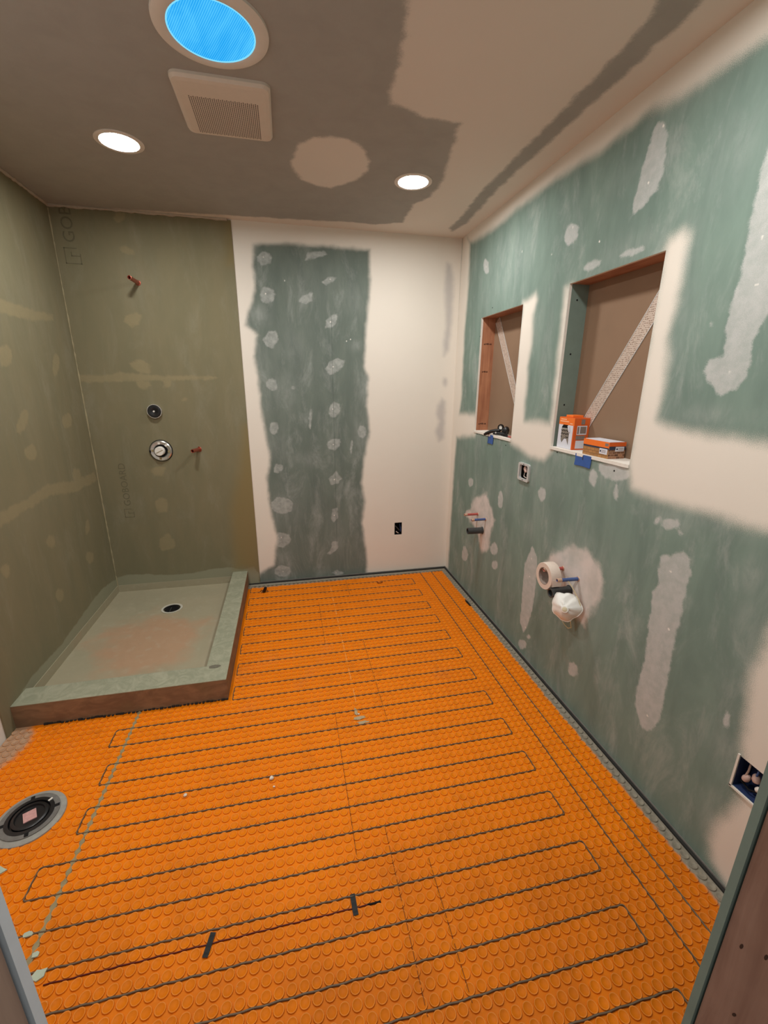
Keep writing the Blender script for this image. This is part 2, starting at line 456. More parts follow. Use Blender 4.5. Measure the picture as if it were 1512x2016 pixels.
BACK = {'g': [[(-1.383,2.317),(-1.193,2.33),(-.937,2.335),(-.647,2.33),(-.64,2.125),(-.666,1.871),(-.685,1.605),(-.656,1.52),(-.668,1.326),(-.646,1.144),(-.685,.956),(-.709,.762),(-.687,.621),(-.708,.437),(-.68,.222),(-.665,-.091),(-1.174,-.086),(-1.54,-.049),(-1.504,.085),(-1.394,.143),(-1.358,.357),(-1.395,.599),(-1.401,.828),(-1.37,.975),(-1.397,1.19),(-1.412,1.362),(-1.413,1.529),(-1.43,1.658),(-1.401,1.785),(-1.467,1.844),(-1.448,1.921),(-1.411,1.998),(-1.388,2.088),(-1.398,2.203)]],'m': [[(-1.279,2.241),(-1.288,2.212),(-1.317,2.201),(-1.347,2.198),(-1.365,2.221),(-1.364,2.252),(-1.338,2.271),(-1.312,2.278),(-1.285,2.269)],[(-1.267,2.034),(-1.281,1.999),(-1.314,1.982),(-1.349,1.984),(-1.365,2.013),(-1.36,2.045),(-1.342,2.074),(-1.309,2.073),(-1.283,2.062)],[(-1.367,1.761),(-1.322,1.809),(-1.278,1.82),(-1.265,1.763),(-1.308,1.708),(-1.347,1.717)],[(-1.288,1.474),(-1.298,1.445),(-1.323,1.43),(-1.346,1.442),(-1.364,1.459),(-1.364,1.488),(-1.343,1.508),(-1.319,1.51),(-1.297,1.499)],[(-1.3,1.178),(-1.311,1.15),(-1.33,1.133),(-1.35,1.141),(-1.362,1.164),(-1.359,1.194),(-1.345,1.218),(-1.325,1.22),(-1.305,1.209)],[(-1.289,.914),(-1.287,.892),(-1.3,.869),(-1.325,.858),(-1.348,.863),(-1.352,.883),(-1.347,.903),(-1.331,.922),(-1.309,.92)],[(-1.226,.609),(-1.245,.566),(-1.296,.547),(-1.349,.559),(-1.386,.594),(-1.383,.641),(-1.344,.675),(-1.289,.675),(-1.246,.65)],[(-1.258,.341),(-1.278,.303),(-1.314,.281),(-1.358,.29),(-1.385,.327),(-1.377,.371),(-1.349,.402),(-1.309,.399),(-1.272,.383)],[(-1.272,.077),(-1.288,.05),(-1.324,.032),(-1.365,.049),(-1.396,.072),(-1.394,.104),(-1.365,.129),(-1.318,.133),(-1.281,.109)],[(-.97,2.121),(-.929,2.153),(-.862,2.159),(-.883,2.137),(-.931,2.11)],[(-.952,1.842),(-.944,1.887),(-.909,1.926),(-.867,1.937),(-.872,1.89),(-.897,1.851)],[(-.961,1.574),(-.931,1.628),(-.881,1.649),(-.825,1.637),(-.833,1.596),(-.884,1.555),(-.927,1.541)],[(-.945,1.285),(-.932,1.334),(-.903,1.358),(-.863,1.344),(-.868,1.284),(-.902,1.249),(-.935,1.256)],[(-.962,1.061),(-.939,1.097),(-.861,1.095),(-.874,1.044),(-.912,1.011),(-.952,1.023)],[(-.959,.804),(-.931,.826),(-.9,.855),(-.86,.8),(-.887,.762),(-.941,.752)],[(-.952,.485),(-.935,.561),(-.9,.572),(-.898,.49),(-.926,.459)],[(-.942,.302),(-.898,.299),(-.899,.239),(-.964,.193),(-.984,.203),(-.955,.243)],[(-.961,.036),(-.912,.058),(-.863,.027),(-.913,.005)],[(-1.121,1.998),(-1.099,2.033),(-1.026,2.057),(-1.034,2.008),(-1.082,1.982)],[(-1.067,2.246),(-1.049,2.29),(-.938,2.306),(-.922,2.286),(-.988,2.262)],[(-1.065,1.239),(-1.07,1.197),(-1.077,1.169),(-1.084,1.174),(-1.086,1.217),(-1.084,1.263),(-1.078,1.294),(-1.071,1.308),(-1.067,1.28)],[(-1.17,1.454),(-1.174,1.447),(-1.183,1.444),(-1.193,1.444),(-1.198,1.451),(-1.197,1.457),(-1.191,1.463),(-1.182,1.465),(-1.174,1.461)],[(-.669,1.144),(-.676,1.114),(-.697,1.097),(-.719,1.11),(-.737,1.129),(-.735,1.16),(-.72,1.185),(-.696,1.19),(-.677,1.172)],[(-.776,1.033),(-.782,1.004),(-.788,.982),(-.792,.991),(-.793,1.017),(-.789,1.054),(-.782,1.082),(-.776,1.084),(-.774,1.068)]],'k': [[(-.102,2.285),(-.072,2.274),(-.048,2.187),(-.045,2.058),(-.047,1.892),(-.061,1.72),(-.095,1.685),(-.102,1.754),(-.089,1.89),(-.109,2.12),(-.111,2.231)],[(-.125,1.324),(-.095,1.38),(-.066,1.361),(-.063,1.211),(-.065,1.088),(-.105,1.062),(-.137,1.136),(-.112,1.212),(-.134,1.268)],[(-.062,1.5),(-.064,1.482),(-.073,1.47),(-.084,1.477),(-.091,1.491),(-.093,1.51),(-.086,1.523),(-.076,1.527),(-.066,1.519)]],'d': [(-1.327,2.247),(-1.329,2.037),(-.91,2.142),(-.914,1.882),(-.904,1.595),(-.915,1.309),(-.918,1.056),(-.917,.794),(-.924,.512),(-1.328,.363),(-1.333,.083),(-.78,1.777),(-.808,1.763),(-1.205,2.12),(-.92,.032)],'h': [(-1.245,1.43,.086,.172,.35),(-1.179,1.695,.136,.164,.2),(-.742,2.027,.087,.095,.25),(-.675,1.468,.052,.141,.6),(-.707,1.144,.053,.15,.5),(-1.379,1.909,.064,.061,.5),(-1.376,1.496,.05,.202,.4),(-1.32,1.046,.071,.146,.35),(-1.292,.593,.111,.159,.4),(-1.128,.95,.103,.052,.35),(-.921,.326,.079,.17,.3),(-.745,1.738,.05,.04,.4),(-1.429,.197,.094,.126,.4),(-1.294,.228,.076,.169,.2),(-.7,.31,.082,.262,.3),(-1.011,2.106,.202,.122,.12)]}
SHB = {'m': [[(-2.49,1.523),(-2.319,1.525),(-2.243,1.547),(-2.186,1.536),(-1.978,1.522),(-1.839,1.524),(-1.73,1.522),(-1.664,1.513),(-1.732,1.5),(-1.842,1.499),(-1.981,1.494),(-2.192,1.489),(-2.325,1.482),(-2.489,1.481)],[(-2.087,1.879),(-2.091,1.852),(-2.112,1.824),(-2.147,1.808),(-2.168,1.823),(-2.186,1.839),(-2.171,1.87),(-2.139,1.89),(-2.11,1.889)],[(-2.191,1.6),(-2.151,1.616),(-2.101,1.614),(-2.073,1.577),(-2.076,1.537),(-2.126,1.536),(-2.177,1.557)],[(-2.086,1.468),(-2.096,1.449),(-2.123,1.437),(-2.153,1.442),(-2.164,1.459),(-2.164,1.477),(-2.144,1.491),(-2.116,1.494),(-2.094,1.485)],[(-2.01,1.51),(-1.955,1.51),(-1.968,1.453),(-2.011,1.453)],[(-2.079,2.215),(-2.094,2.208),(-2.117,2.214),(-2.138,2.226),(-2.15,2.243),(-2.136,2.251),(-2.119,2.256),(-2.097,2.244),(-2.075,2.23)],[(-2.16,.908),(-2.128,.935),(-2.066,.926),(-2.086,.87),(-2.138,.865)],[(-2.082,.657),(-2.097,.615),(-2.126,.602),(-2.154,.606),(-2.164,.641),(-2.16,.681),(-2.14,.714),(-2.112,.713),(-2.086,.7)],[(-2.069,.379),(-2.09,.335),(-2.127,.326),(-2.165,.323),(-2.184,.363),(-2.17,.407),(-2.145,.435),(-2.108,.454),(-2.084,.42)],[(-1.873,1.384),(-1.878,1.375),(-1.887,1.366),(-1.901,1.36),(-1.91,1.361),(-1.912,1.366),(-1.908,1.375),(-1.894,1.384),(-1.882,1.385)],[(-2.091,2.406),(-2.105,2.389),(-2.125,2.378),(-2.148,2.378),(-2.155,2.394),(-2.154,2.409),(-2.141,2.426),(-2.118,2.429),(-2.099,2.422)]],'p': [[(-2.523,.014),(-2.494,.14),(-2.419,.156),(-2.286,.152),(-2.153,.128),(-1.979,.132),(-1.835,.152),(-1.709,.153),(-1.638,.126),(-1.544,.147),(-1.511,.081),(-1.527,-.133)]],'k': [[(-1.526,1.193),(-1.431,1.191),(-1.501,.122),(-1.684,.139),(-1.667,.616),(-1.593,.874),(-1.557,1.053)],[(-1.533,2.414),(-1.496,2.438),(-1.505,2.195),(-1.542,2.193)]],'d': [],'h': [(-2.069,2.052,.158,.2,.5),(-1.527,1.655,.039,.673,.2),(-2.202,1.819,.086,.118,.1),(-1.597,2.245,.09,.171,.1)]}
SHL = {'m': [[(-.706,1.844),(-.551,1.842),(-.372,1.836),(-.191,1.841),(-.193,1.809),(-.442,1.783),(-.729,1.784)],[(-1.068,.932),(-.835,.932),(-.634,.962),(-.301,.917),(-.047,.914),(-.015,.856),(-.33,.852),(-.607,.9),(-.853,.886),(-1.094,.865)],[(-.23,1.574),(-.256,1.539),(-.289,1.51),(-.315,1.516),(-.32,1.549),(-.298,1.591),(-.268,1.626),(-.236,1.635),(-.219,1.616)],[(-.212,1.26),(-.229,1.229),(-.276,1.223),(-.318,1.227),(-.332,1.254),(-.318,1.283),(-.282,1.299),(-.24,1.306),(-.209,1.288)],[(-.648,1.137),(-.665,1.11),(-.708,1.109),(-.745,1.116),(-.758,1.141),(-.746,1.165),(-.716,1.178),(-.678,1.181),(-.655,1.162)],[(-.661,.657),(-.677,.636),(-.708,.639),(-.737,.651),(-.746,.676),(-.736,.696),(-.712,.706),(-.682,.701),(-.661,.681)],[(-.271,.403),(-.292,.385),(-.33,.389),(-.36,.409),(-.378,.434),(-.372,.458),(-.339,.466),(-.304,.45),(-.272,.43)],[(-.246,.601),(-.268,.581),(-.291,.572),(-.314,.579),(-.315,.608),(-.302,.634),(-.28,.651),(-.254,.654),(-.247,.628)],[(-.674,1.599),(-.698,1.563),(-.74,1.549),(-.775,1.551),(-.785,1.577),(-.777,1.61),(-.74,1.634),(-.701,1.645),(-.674,1.63)],[(-.672,1.285),(-.714,1.256),(-.756,1.24),(-.778,1.251),(-.756,1.287),(-.725,1.321),(-.678,1.35),(-.654,1.342),(-.646,1.321)],[(-1.069,.668),(-1.083,.654),(-1.103,.65),(-1.12,.661),(-1.125,.682),(-1.118,.701),(-1.1,.71),(-1.081,.705),(-1.066,.69)],[(-.694,.353),(-.713,.335),(-.739,.338),(-.759,.354),(-.772,.378),(-.763,.404),(-.737,.415),(-.71,.403),(-.692,.38)],[(-.234,.935),(-.252,.912),(-.294,.909),(-.325,.924),(-.34,.945),(-.33,.965),(-.305,.983),(-.267,.975),(-.23,.961)]],'p': [[(-.005,-.011),(.01,.131),(-.255,.173),(-.495,.156),(-.825,.123),(-1.117,.134),(-1.253,.103),(-1.174,-.005)]],'d': [],'h': [(-.46,1.851,.46,.222,.35),(-.742,1.368,.272,.205,.3),(-.809,.887,.383,.139,.2)]}
CEIL = {'g': [[(-.894,-1.842),(-.867,-1.727),(-.848,-1.642),(-.837,-1.529),(-.828,-1.394),(-.817,-1.325),(-.755,-1.316),(-.665,-1.276),(-.531,-1.271),(-.503,-1.14),(-.464,-.951),(-.429,-.802),(-.43,-.599),(-.485,-.488),(-.476,-.199),(-.628,-.126),(-.789,-.131),(-1.005,-.105),(-1.497,-.07),(-2.585,.022),(-2.53,-.574),(-1.931,-1.602)],[(-.248,-1.919),(-.133,-1.946),(-.115,-1.85),(-.123,-1.771),(-.114,-1.64),(-.122,-1.504),(-.121,-1.326),(-.122,-1.148),(-.126,-.982),(-.125,-.775),(-.106,-.521),(-.087,-.277),(-.118,-.116),(-.155,-.166),(-.16,-.389),(-.192,-.676),(-.194,-.886),(-.195,-1.015),(-.197,-1.233),(-.199,-1.441),(-.201,-1.581),(-.21,-1.751),(-.217,-1.853)]],'p': [[(-.816,-.9),(-.805,-.806),(-.837,-.717),(-.892,-.648),(-.959,-.589),(-1.036,-.601),(-1.101,-.65),(-1.142,-.728),(-1.156,-.819),(-1.143,-.907),(-1.118,-.989),(-1.065,-1.041),(-1.005,-1.064),(-.944,-1.066),(-.887,-1.037),(-.844,-.978)]],'d': [],'h': [],'m': []}

# continuations past the edge of the photograph
RIGHT['p'].append([(-1.9, 2.335), (-2.0, 2.33), (-2.86, 2.33), (-2.86, 2.5), (-1.85, 2.5)])

# ------------------------------------------------------------------ materials
WHITE = S(232, 224, 212)
GREEN1, GREEN2 = S(112, 131, 122), S(127, 147, 136)
M_right = wall_material('green_board_right', GREEN1, GREEN2, WHITE, S(196, 196, 193), softc=S(222, 212, 206), hazec=S(192, 194, 190))
M_back = wall_material('green_board_back', S(101, 111, 104), S(114, 124, 115), WHITE, S(182, 184, 180), greyc=S(196, 190, 184), hazec=S(184, 188, 184),
                       p_noise=(14, 0.03, 330, 0.045, 0.02), k_soft=0.025, mud_keep=0.3)
M_shower = wall_material('foam_backer_board', S(121, 116, 91), S(130, 122, 95), S(148, 146, 122), S(146, 135, 104), greyc=S(134, 119, 82), hazec=S(146, 142, 122),
                         m_noise=(30, 0.03, 200, 0.012, 0.009), p_noise=(20, 0.02, 200, 0.01, 0.006), k_soft=0.06, mud_keep=0.6, bump=0.06, mottling=0.4)
M_ceil = wall_material('skimmed_ceiling', S(170, 168, 162), S(160, 158, 152), S(226, 218, 208), S(190, 178, 160),
                       p_noise=(16, 0.04, 150, 0.016, 0.014), bump=0.05, mottling=0.3)
M_leftwall = wall_material('white_board', WHITE, S(222, 214, 204), WHITE, WHITE, bump=0.05)
M_gyp = plain('gypsum_edge', S(228, 222, 212), 0.9, var=0.08, scale=60)
M_greenpaper = plain('green_paper_edge', S(118, 134, 124), 0.85, var=0.1, scale=30)
M_greyedge = plain('grey_paper_edge', S(198, 208, 214), 0.85, var=0.06, scale=50)
M_slab = plain('subfloor_grey', S(120, 114, 106), 0.9, var=0.2, scale=12)
M_black = plain('black_plastic', S(22, 22, 24), 0.35, var=0.3, scale=60, spec=0.5)
M_blackmatte = plain('black_matte', S(16, 16, 17), 0.8, var=0.3)
M_dark = plain('dark_cavity', S(10, 9, 9), 0.9)
M_abs = plain('grey_abs_pipe', S(58, 60, 60), 0.45, var=0.25, scale=80, spec=0.5)
M_steel = plain('galvanised_steel', S(206, 206, 204), 0.45, 0.3, var=0.15, scale=120)
M_chrome = plain('splashed_chrome', S(205, 203, 198), 0.25, 0.8, var=0.3, scale=90)
M_copper = plain('copper', S(176, 98, 80), 0.35, 0.75, var=0.2, scale=70)
M_brass = plain('pale_crimp_ring', S(206, 170, 146), 0.45, 0.3, var=0.25, scale=120)
M_red = plain('red_pex', S(178, 88, 80), 0.45, var=0.2, scale=90)
M_blue = plain('blue_pex', S(74, 94, 142), 0.45, var=0.25, scale=90)
M_whiteplastic = plain('white_plastic', S(226, 222, 214), 0.45, var=0.05, spec=0.4)
M_trim = plain('lamp_trim_white', S(222, 214, 204), 0.5, var=0.04)
M_fan = plain('fan_cover_white', S(216, 204, 190), 0.5, var=0.04)
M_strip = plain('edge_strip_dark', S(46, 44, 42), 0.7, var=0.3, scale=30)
M_striplip = plain('edge_strip_lip', S(120, 116, 110), 0.8, var=0.25, scale=30)
M_wood1 = wood('fir_stud', S(150, 96, 70), S(190, 134, 100), (70, 70, 4))
M_woodH = wood('fir_header', S(140, 92, 70), S(182, 132, 102), (70, 5, 70))
M_jamb = wood('weathered_jamb', S(122, 92, 78), S(150, 120, 104), (40, 40, 3))
M_jambL = wood('weathered_jamb_left', S(128, 108, 96), S(150, 132, 118), (40, 40, 3))
M_brownpaper = plain('brown_board_paper', S(138, 112, 90), 0.9, var=0.08, scale=8)
M_mortar = plain('grey_mortar', S(148, 134, 100), 0.9, var=0.3, scale=60)
M_bead = plain('pale_sealant', S(176, 164, 148), 0.7, var=0.12, scale=60)
M_bead2 = plain('olive_sealant', S(152, 142, 112), 0.7, var=0.2, scale=40)
M_print = plain('board_print', S(106, 101, 79), 0.9, var=0.15, scale=60)
M_orangebox = plain('orange_card', S(238, 120, 46), 0.5, var=0.08, scale=30)
M_orangebox2 = plain('orange_card_side', S(214, 96, 40), 0.5, var=0.08, scale=30)
M_whitecard = plain('white_card', S(214, 214, 222), 0.5, var=0.05)
M_greycard = plain('grey_card_print', S(132, 118, 110), 0.6, var=0.3, scale=200)
M_navy = plain('navy_card', S(52, 58, 76), 0.5, var=0.2, scale=120)
M_tapeblue = plain('blue_masking_tape', S(58, 92, 158), 0.65, var=0.12, scale=50)
M_masking = plain('cream_masking_tape', S(222, 204, 190), 0.75, var=0.06, scale=120)
M_cardcore = plain('cardboard_core', S(150, 134, 124), 0.85, var=0.25, scale=40)
M_mask = plain('white_mask_felt', S(238, 236, 230), 0.85, var=0.04, scale=30)
M_strap = plain('elastic_yellow', S(222, 200, 150), 0.6, var=0.1)
M_pink = plain('pink_label', S(196, 150, 146), 0.7, var=0.35, scale=120)
M_wire = plain('copper_wire_dusty', S(190, 160, 145), 0.5, var=0.2, scale=90)
M_boxblue = plain('blue_box_plastic', S(44, 58, 96), 0.5, var=0.25, scale=50)
M_sensor = plain('dark_red_wire', S(92, 26, 18), 0.5, var=0.2)
M_cable = plain('heating_cable_sleeve', S(104, 86, 66), 0.55, var=0.3, scale=90)
M_crumb = plain('plaster_crumb', S(226, 214, 198), 0.9, var=0.1, scale=200)

def membrane_material():
    N = Nodes('orange_membrane')
    n1 = N.noise(3.0, 4, 0.6)
    n2 = N.noise(60, 3)
    col = N.mix(n1, S(226, 118, 0), S(240, 132, 0))
    col = N.mix(N.ramp(n2, 0.5, 0.85, 0, 0.25), col, S(226, 130, 50))
    # dusty film, stronger in loose blotches
    dn = N.noise(2.2, 5, 0.65, None, 0.8)
    col = N.mix(N.ramp(dn, 0.58, 0.85, 0.0, 0.35), col, S(212, 134, 84))
    gr = N.noise(11, 5, 0.7)
    col = N.mix(N.ramp(gr, 0.45, 0.8, 0.0, 0.4), col, S(176, 92, 18))
    sp = N.noise(95, 2, 0.5)
    col = N.mix(N.ramp(sp, 0.74, 0.80, 0.0, 0.55), col, S(232, 176, 120))
    x, y, z = N.xyz()
    # browner in blotches towards the doorway
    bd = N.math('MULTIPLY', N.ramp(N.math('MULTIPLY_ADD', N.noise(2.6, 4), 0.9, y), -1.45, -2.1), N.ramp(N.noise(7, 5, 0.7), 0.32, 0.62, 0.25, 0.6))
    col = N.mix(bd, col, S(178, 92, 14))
    e = N.math('SUBTRACT', N.noise(28, 3), 0.5)
    bx = N.ramp(N.math('MULTIPLY_ADD', e, 0.035, x), -0.062, -0.048)
    by = N.ramp(N.math('MULTIPLY_ADD', e, 0.03, N.math('MULTIPLY_ADD', x, -0.012, y)), -0.075, -0.058)
    dx = N.math('ADD', x, 2.50)
    dy = N.math('ADD', y, 1.40)
    rr = N.math('SQRT', N.math('ADD', N.math('MULTIPLY', N.math('MULTIPLY', dx, dx), 1.6), N.math('MULTIPLY', dy, dy)))
    bl = N.ramp(N.math('MULTIPLY_ADD', e, 0.08, rr), 0.16, 0.11)
    edge = N.math('MAXIMUM', bx, by)
    grey = N.mix(N.noise(70, 3), S(112, 106, 94), S(170, 160, 142))
    col = N.mix(edge, col, grey)
    col = N.mix(bl, col, N.mix(N.noise(60, 2), S(168, 120, 90), S(186, 160, 132)))
    N.bump(n2, 0.08)
    rim = N.ramp(z, 0.0031, 0.0037, 0.0, 0.32)      # scuffed stud rims
    col = N.mix(N.math('MULTIPLY', rim, N.math('SUBTRACT', 1.0, edge)), col, S(236, 160, 84))
    rough = N.ramp(n2, 0.3, 0.7, 0.5, 0.7)
    return N.done(col, rough, 0, 0.16)
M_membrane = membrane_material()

def pan_material():
    N = Nodes('shower_pan_coating')
    a = N.noise(2.4, 4, 0.6, None, 0.6)
    b = N.noise(26, 4)
    col = N.mix(a, S(150, 146, 122), S(172, 160, 134))
    x, y, z = N.xyz()
    dx = N.math('ADD', x, 2.10)
    dy = N.math('MULTIPLY', N.math('ADD', y, 0.70), 0.9)
    r = N.math('SQRT', N.math('ADD', N.math('MULTIPLY', dx, dx), N.math('MULTIPLY', dy, dy)))
    r = N.math('MULTIPLY_ADD', N.math('SUBTRACT', N.noise(6, 3), 0.5), 0.4, r)
    col = N.mix(N.ramp(r, 0.38, 0.16, 0.0, 0.75), col, S(182, 142, 112))
    col = N.mix(N.ramp(b, 0.5, 0.8, 0, 0.3), col, S(182, 176, 154))
    N.bump(b, 0.1)
    return N.done(col, N.ramp(b, 0.3, 0.7, 0.45, 0.65), 0, 0.35)
M_pan = pan_material()

def curb_material():
    N = Nodes('curb_top_coating')
    b = N.noise(14, 5, 0.7, None, 1.5)
    col = N.mix(N.ramp(b, 0.35, 0.7), S(142, 144, 122), S(164, 162, 140))
    N.bump(b, 0.15)
    return N.done(col, 0.6)
M_curbtop = curb_material()
def curbside_material():
    N = Nodes('curb_side_brown')
    b = N.noise(1.0, 4, 0.6, N.scaled(N.position(), (9, 9, 22)), 1.0)
    col = N.mix(N.ramp(b, 0.3, 0.72), S(116, 92, 70), S(142, 114, 86))
    col = N.mix(N.ramp(N.noise(5, 2), 0.55, 0.75, 0, 0.5), col, S(116, 106, 74))
    return N.done(col, 0.75)
M_curbside = curbside_material()

def strap_material():
    N = Nodes('perforated_strap_steel')
    v = N.local()
    vo = N.n('ShaderNodeTexVoronoi')
    vo.inputs['Scale'].default_value = 130
    vo.inputs['Randomness'].default_value = 0.25
    N.link(v, vo.inputs['Vector'])
    f = N.ramp(vo.outputs['Distance'], 0.28, 0.5)
    N.bump(f, 0.4)
    return N.done(N.mix(f, S(150, 128, 112), S(206, 188, 174)), 0.55, 0.25)
M_strapsteel = strap_material()

def emission(name, col, strength, stripes=False):
    N = Nodes(name)
    nt = N.nt
    nt.nodes.remove(N.bsdf)
    em = N.n('ShaderNodeEmission')
    N.put(em.inputs[0], col)
    em.inputs[1].default_value = strength
    if stripes:
        mp = N.n('ShaderNodeMapping')
        mp.inputs['Rotation'].default_value = (0, 0, math.radians(-25.5))
        N.link(N.local(), mp.inputs['Vector'])
        v = mp.outputs[0]
        w = N.n('ShaderNodeTexWave', wave_type='BANDS', bands_direction='X')
        w.inputs['Scale'].default_value = 58
        w.inputs['Distortion'].default_value = 0.0
        N.link(v, w.inputs['Vector'])
        soft = N.noise(14, 3, 0.6, N.scaled(v, (1.0, 0.3, 1)), 1.0)
        f = N.math('MULTIPLY_ADD', w.outputs['Fac'], 0.32, N.math('MULTIPLY', soft, 0.7))
        N.put(em.inputs[0], N.mix(N.ramp(f, 0.2, 0.9), S(24, 158, 238), S(92, 204, 255)))
    out = [n for n in nt.nodes if n.type == 'OUTPUT_MATERIAL'][0]
    N.link(em.outputs[0], out.inputs[0])
    return N.mat
M_lamp = emission('lamp_lens_glow', LAMP_COLOR, LAMP_STRENGTH)
M_tube = emission('tube_daylight', (0.1, 0.6, 1, 1), TUBE_STRENGTH, True)

# ------------------------------------------------------------------ structure
N1 = (-0.913, -0.404, 1.185, 1.888)      # far recess in the right wall: y0, y1, z0, z1
N2 = (-1.810, -1.303, 1.200, 1.908)      # near recess
E1 = (-1.137, -1.049, 0.990, 1.076)
E2 = (-2.487, -2.414, 0.346, 0.453)
EB = (-0.446, -0.386, 0.323, 0.424)      # box in the back wall: x0, x1, z0, z1

floor = structure(MB().box(-2.62, 0.14, -2.93, 0.12, -0.12, -0.004).build('floor', M_slab), 'grey subfloor under the orange membrane')

wall_right = structure(surface('wall_right', FRONT - 0.02, 0.02, -0.01, H + 0.01, lambda u, v, d: (d, u, v), RIGHT, [M_right, M_gyp],
                     holes=[N1, N2, E1, E2], back=0.125), 'green drywall with white joint compound and two recesses')
def back_post(ch, U, V):
    ch['p'] = -ch['g']
wall_back = structure(surface('wall_back', -W - 0.02, 0.02, -0.01, H + 0.01, lambda u, v, d: (u, d, v), BACK, [M_back, M_gyp],
                    holes=[EB], back=0.11, post=back_post), 'white wall with a tall strip of bare green drywall')
wall_left = structure(MB().box(-W - 0.12, -W - 0.008, FRONT - 0.02, 0.02, -0.01, H + 0.01).build('wall_left', M_leftwall), 'left wall, white beyond the shower')
def ceil_post(ch, U, V):
    ch['p'] = np.maximum(ch['p'], -ch['g'])
ceiling = structure(surface('ceiling', -W - 0.03, 0.03, FRONT - 0.02, 0.03, lambda u, v, d: (u, v, H + d), CEIL, [M_ceil, M_gyp], back=0.1, post=ceil_post),
                    'half primed ceiling with grey skim coat patches')

# shower boards lie proud of the walls
MB().box(-0.9098, -0.9082, -0.0004, 0.0, 0.25, 1.92).build('pencil_line', plain('pencil_grey', S(84, 92, 88), .9), wall_back)
sp = surface('shower_board', -W, -1.508, 0.0, H - 0.006, lambda u, v, d: (u, -0.008 + d, v), SHB, [M_shower, M_shower], back=0.008, parent=wall_back)
sp['label'] = 'olive waterproof board behind the shower'
sl = surface('shower_board', -1.345, -0.008, 0.0, H - 0.006, lambda u, v, d: (-W - d, u, v), SHL, [M_shower, M_shower], back=0.008, parent=wall_left)
sl['label'] = 'olive waterproof board on the left of the shower'

def bead(pts, r, jit, mat, parent, name='sealant_bead', step=0.02):
    P = []
    for a, b in zip(pts[:-1], pts[1:]):
        a, b = Vector(a), Vector(b)
        n = max(2, int((b - a).length / step))
        P += [a.lerp(b, i / n) for i in range(n)]
    P.append(Vector(pts[-1]))
    rr = [r * (1 + random.uniform(-jit, jit)) for _ in P]
    return MB().tube(P, r, 6, radii=rr).build(name, mat, parent, 60)
bead([(-W + 0.002, -1.34, H - 0.004), (-W + 0.002, -0.012, H - 0.004), (-1.53, -0.010, H - 0.004)], 0.009, 0.45, M_bead, ceiling)
bead([(-W + 0.001, -0.0095, H - 0.02), (-W + 0.001, -0.0095, 0.04)], 0.0042, 0.6, M_bead2, wall_back)
# faint lettering printed on the board, reading upwards; the upper word runs off the top of the board
def print_on_board(body, s, x, z, mz, ms):
    me = text_mesh(body, s)
    o = bpy.data.objects.new('board_lettering', me)
    me.materials.append(M_print)
    COL.objects.link(o)
    o.parent = sp
    o.matrix_world = Matrix.Translation((x, -0.0086, z)) @ Matrix(((0, -1, 0, 0), (0, 0, -1, 0), (1, 0, 0, 0), (0, 0, 0, 1)))
    k = MB()          # open square mark below the word
    for (a0, a1, b0, b1) in ((-1, 1, -1, -.9), (-1, .6, .9, 1), (-1, -.9, -1, 1), (.9, 1, -1, .3), (-.2, .9, -.05, .05), (-.2, -.1, -.05, .5)):
        k.box(x + a0 * ms, x + a1 * ms, -0.0087, -0.0082, mz + b0 * ms, mz + b1 * ms)
    k.build('board_mark', M_print, sp)
print_on_board('GOB', 0.088, -2.405, 2.345, 2.185, 0.042)
print_on_board('GOBOARD', 0.060, -2.335, 0.815, 0.615, 0.030)

# dark edge strips where floor meets the walls
def edge_strip(name, a, b, n):
    o = structure(MB().box(min(a[0], b[0]), max(a[0], b[0]), min(a[1], b[1]), max(a[1], b[1]), -0.004, 0.007).build(name, M_strip), n)
    return o
t1 = edge_strip('trim_1', (-1.588, -0.016), (-0.002, -0.001), 'dark foam strip along the back wall')
MB().box(-1.588, -0.002, -0.005, -0.0005, 0.007, 0.013).build('strip_lip', M_striplip, t1)
t2 = edge_strip('trim_2', (-0.014, -2.79), (-0.001, -0.017), 'dark foam strip along the right wall')
MB().box(-0.004, -0.0005, -2.79, -0.006, 0.007, 0.012).build('strip_lip', M_striplip, t2)

# door wall
wf = MB()
wf.box(DOOR_R, 0.02, FRONT - 0.0127, FRONT, -0.01, H + 0.01)
wf.box(DOOR_L, DOOR_R, FRONT - 0.0127, FRONT, DOOR_H, H + 0.01)
wall_front = structure(wf.build('wall_front', M_greenpaper), 'door wall drywall with a bare opening')
MB().box(-W - 0.02, DOOR_L, FRONT - 0.0127, FRONT, -0.01, H + 0.01).build('drywall_panel', M_greyedge, wall_front)
for (x0, x1, m) in ((DOOR_R + 0.004, DOOR_R + 0.042, M_jamb), (DOOR_L - 0.042, DOOR_L - 0.003, M_jambL)):
    MB().box(x0, x1, FRONT - 0.106, FRONT - 0.0155, -0.004, DOOR_H + 0.04, bev=0.002).build('jamb_stud', m, wall_front)
MB().box(DOOR_L - 0.003, DOOR_R + 0.004, FRONT - 0.106, FRONT - 0.0155, DOOR_H, DOOR_H + 0.04).build('header', M_jamb, wall_front)
for (x0, x1) in ((-W - 0.02, DOOR_L - 0.004), (DOOR_R + 0.004, 0.02)):
    MB().box(x0, x1, FRONT - 0.119, FRONT - 0.1065, -0.01, H + 0.01).build('drywall_panel', M_greyedge, wall_front)
MB().box(DOOR_L - 0.004, DOOR_R + 0.004, FRONT - 0.119, FRONT - 0.1065, DOOR_H, H + 0.01).build('drywall_panel', M_greyedge, wall_front)
kn = MB()
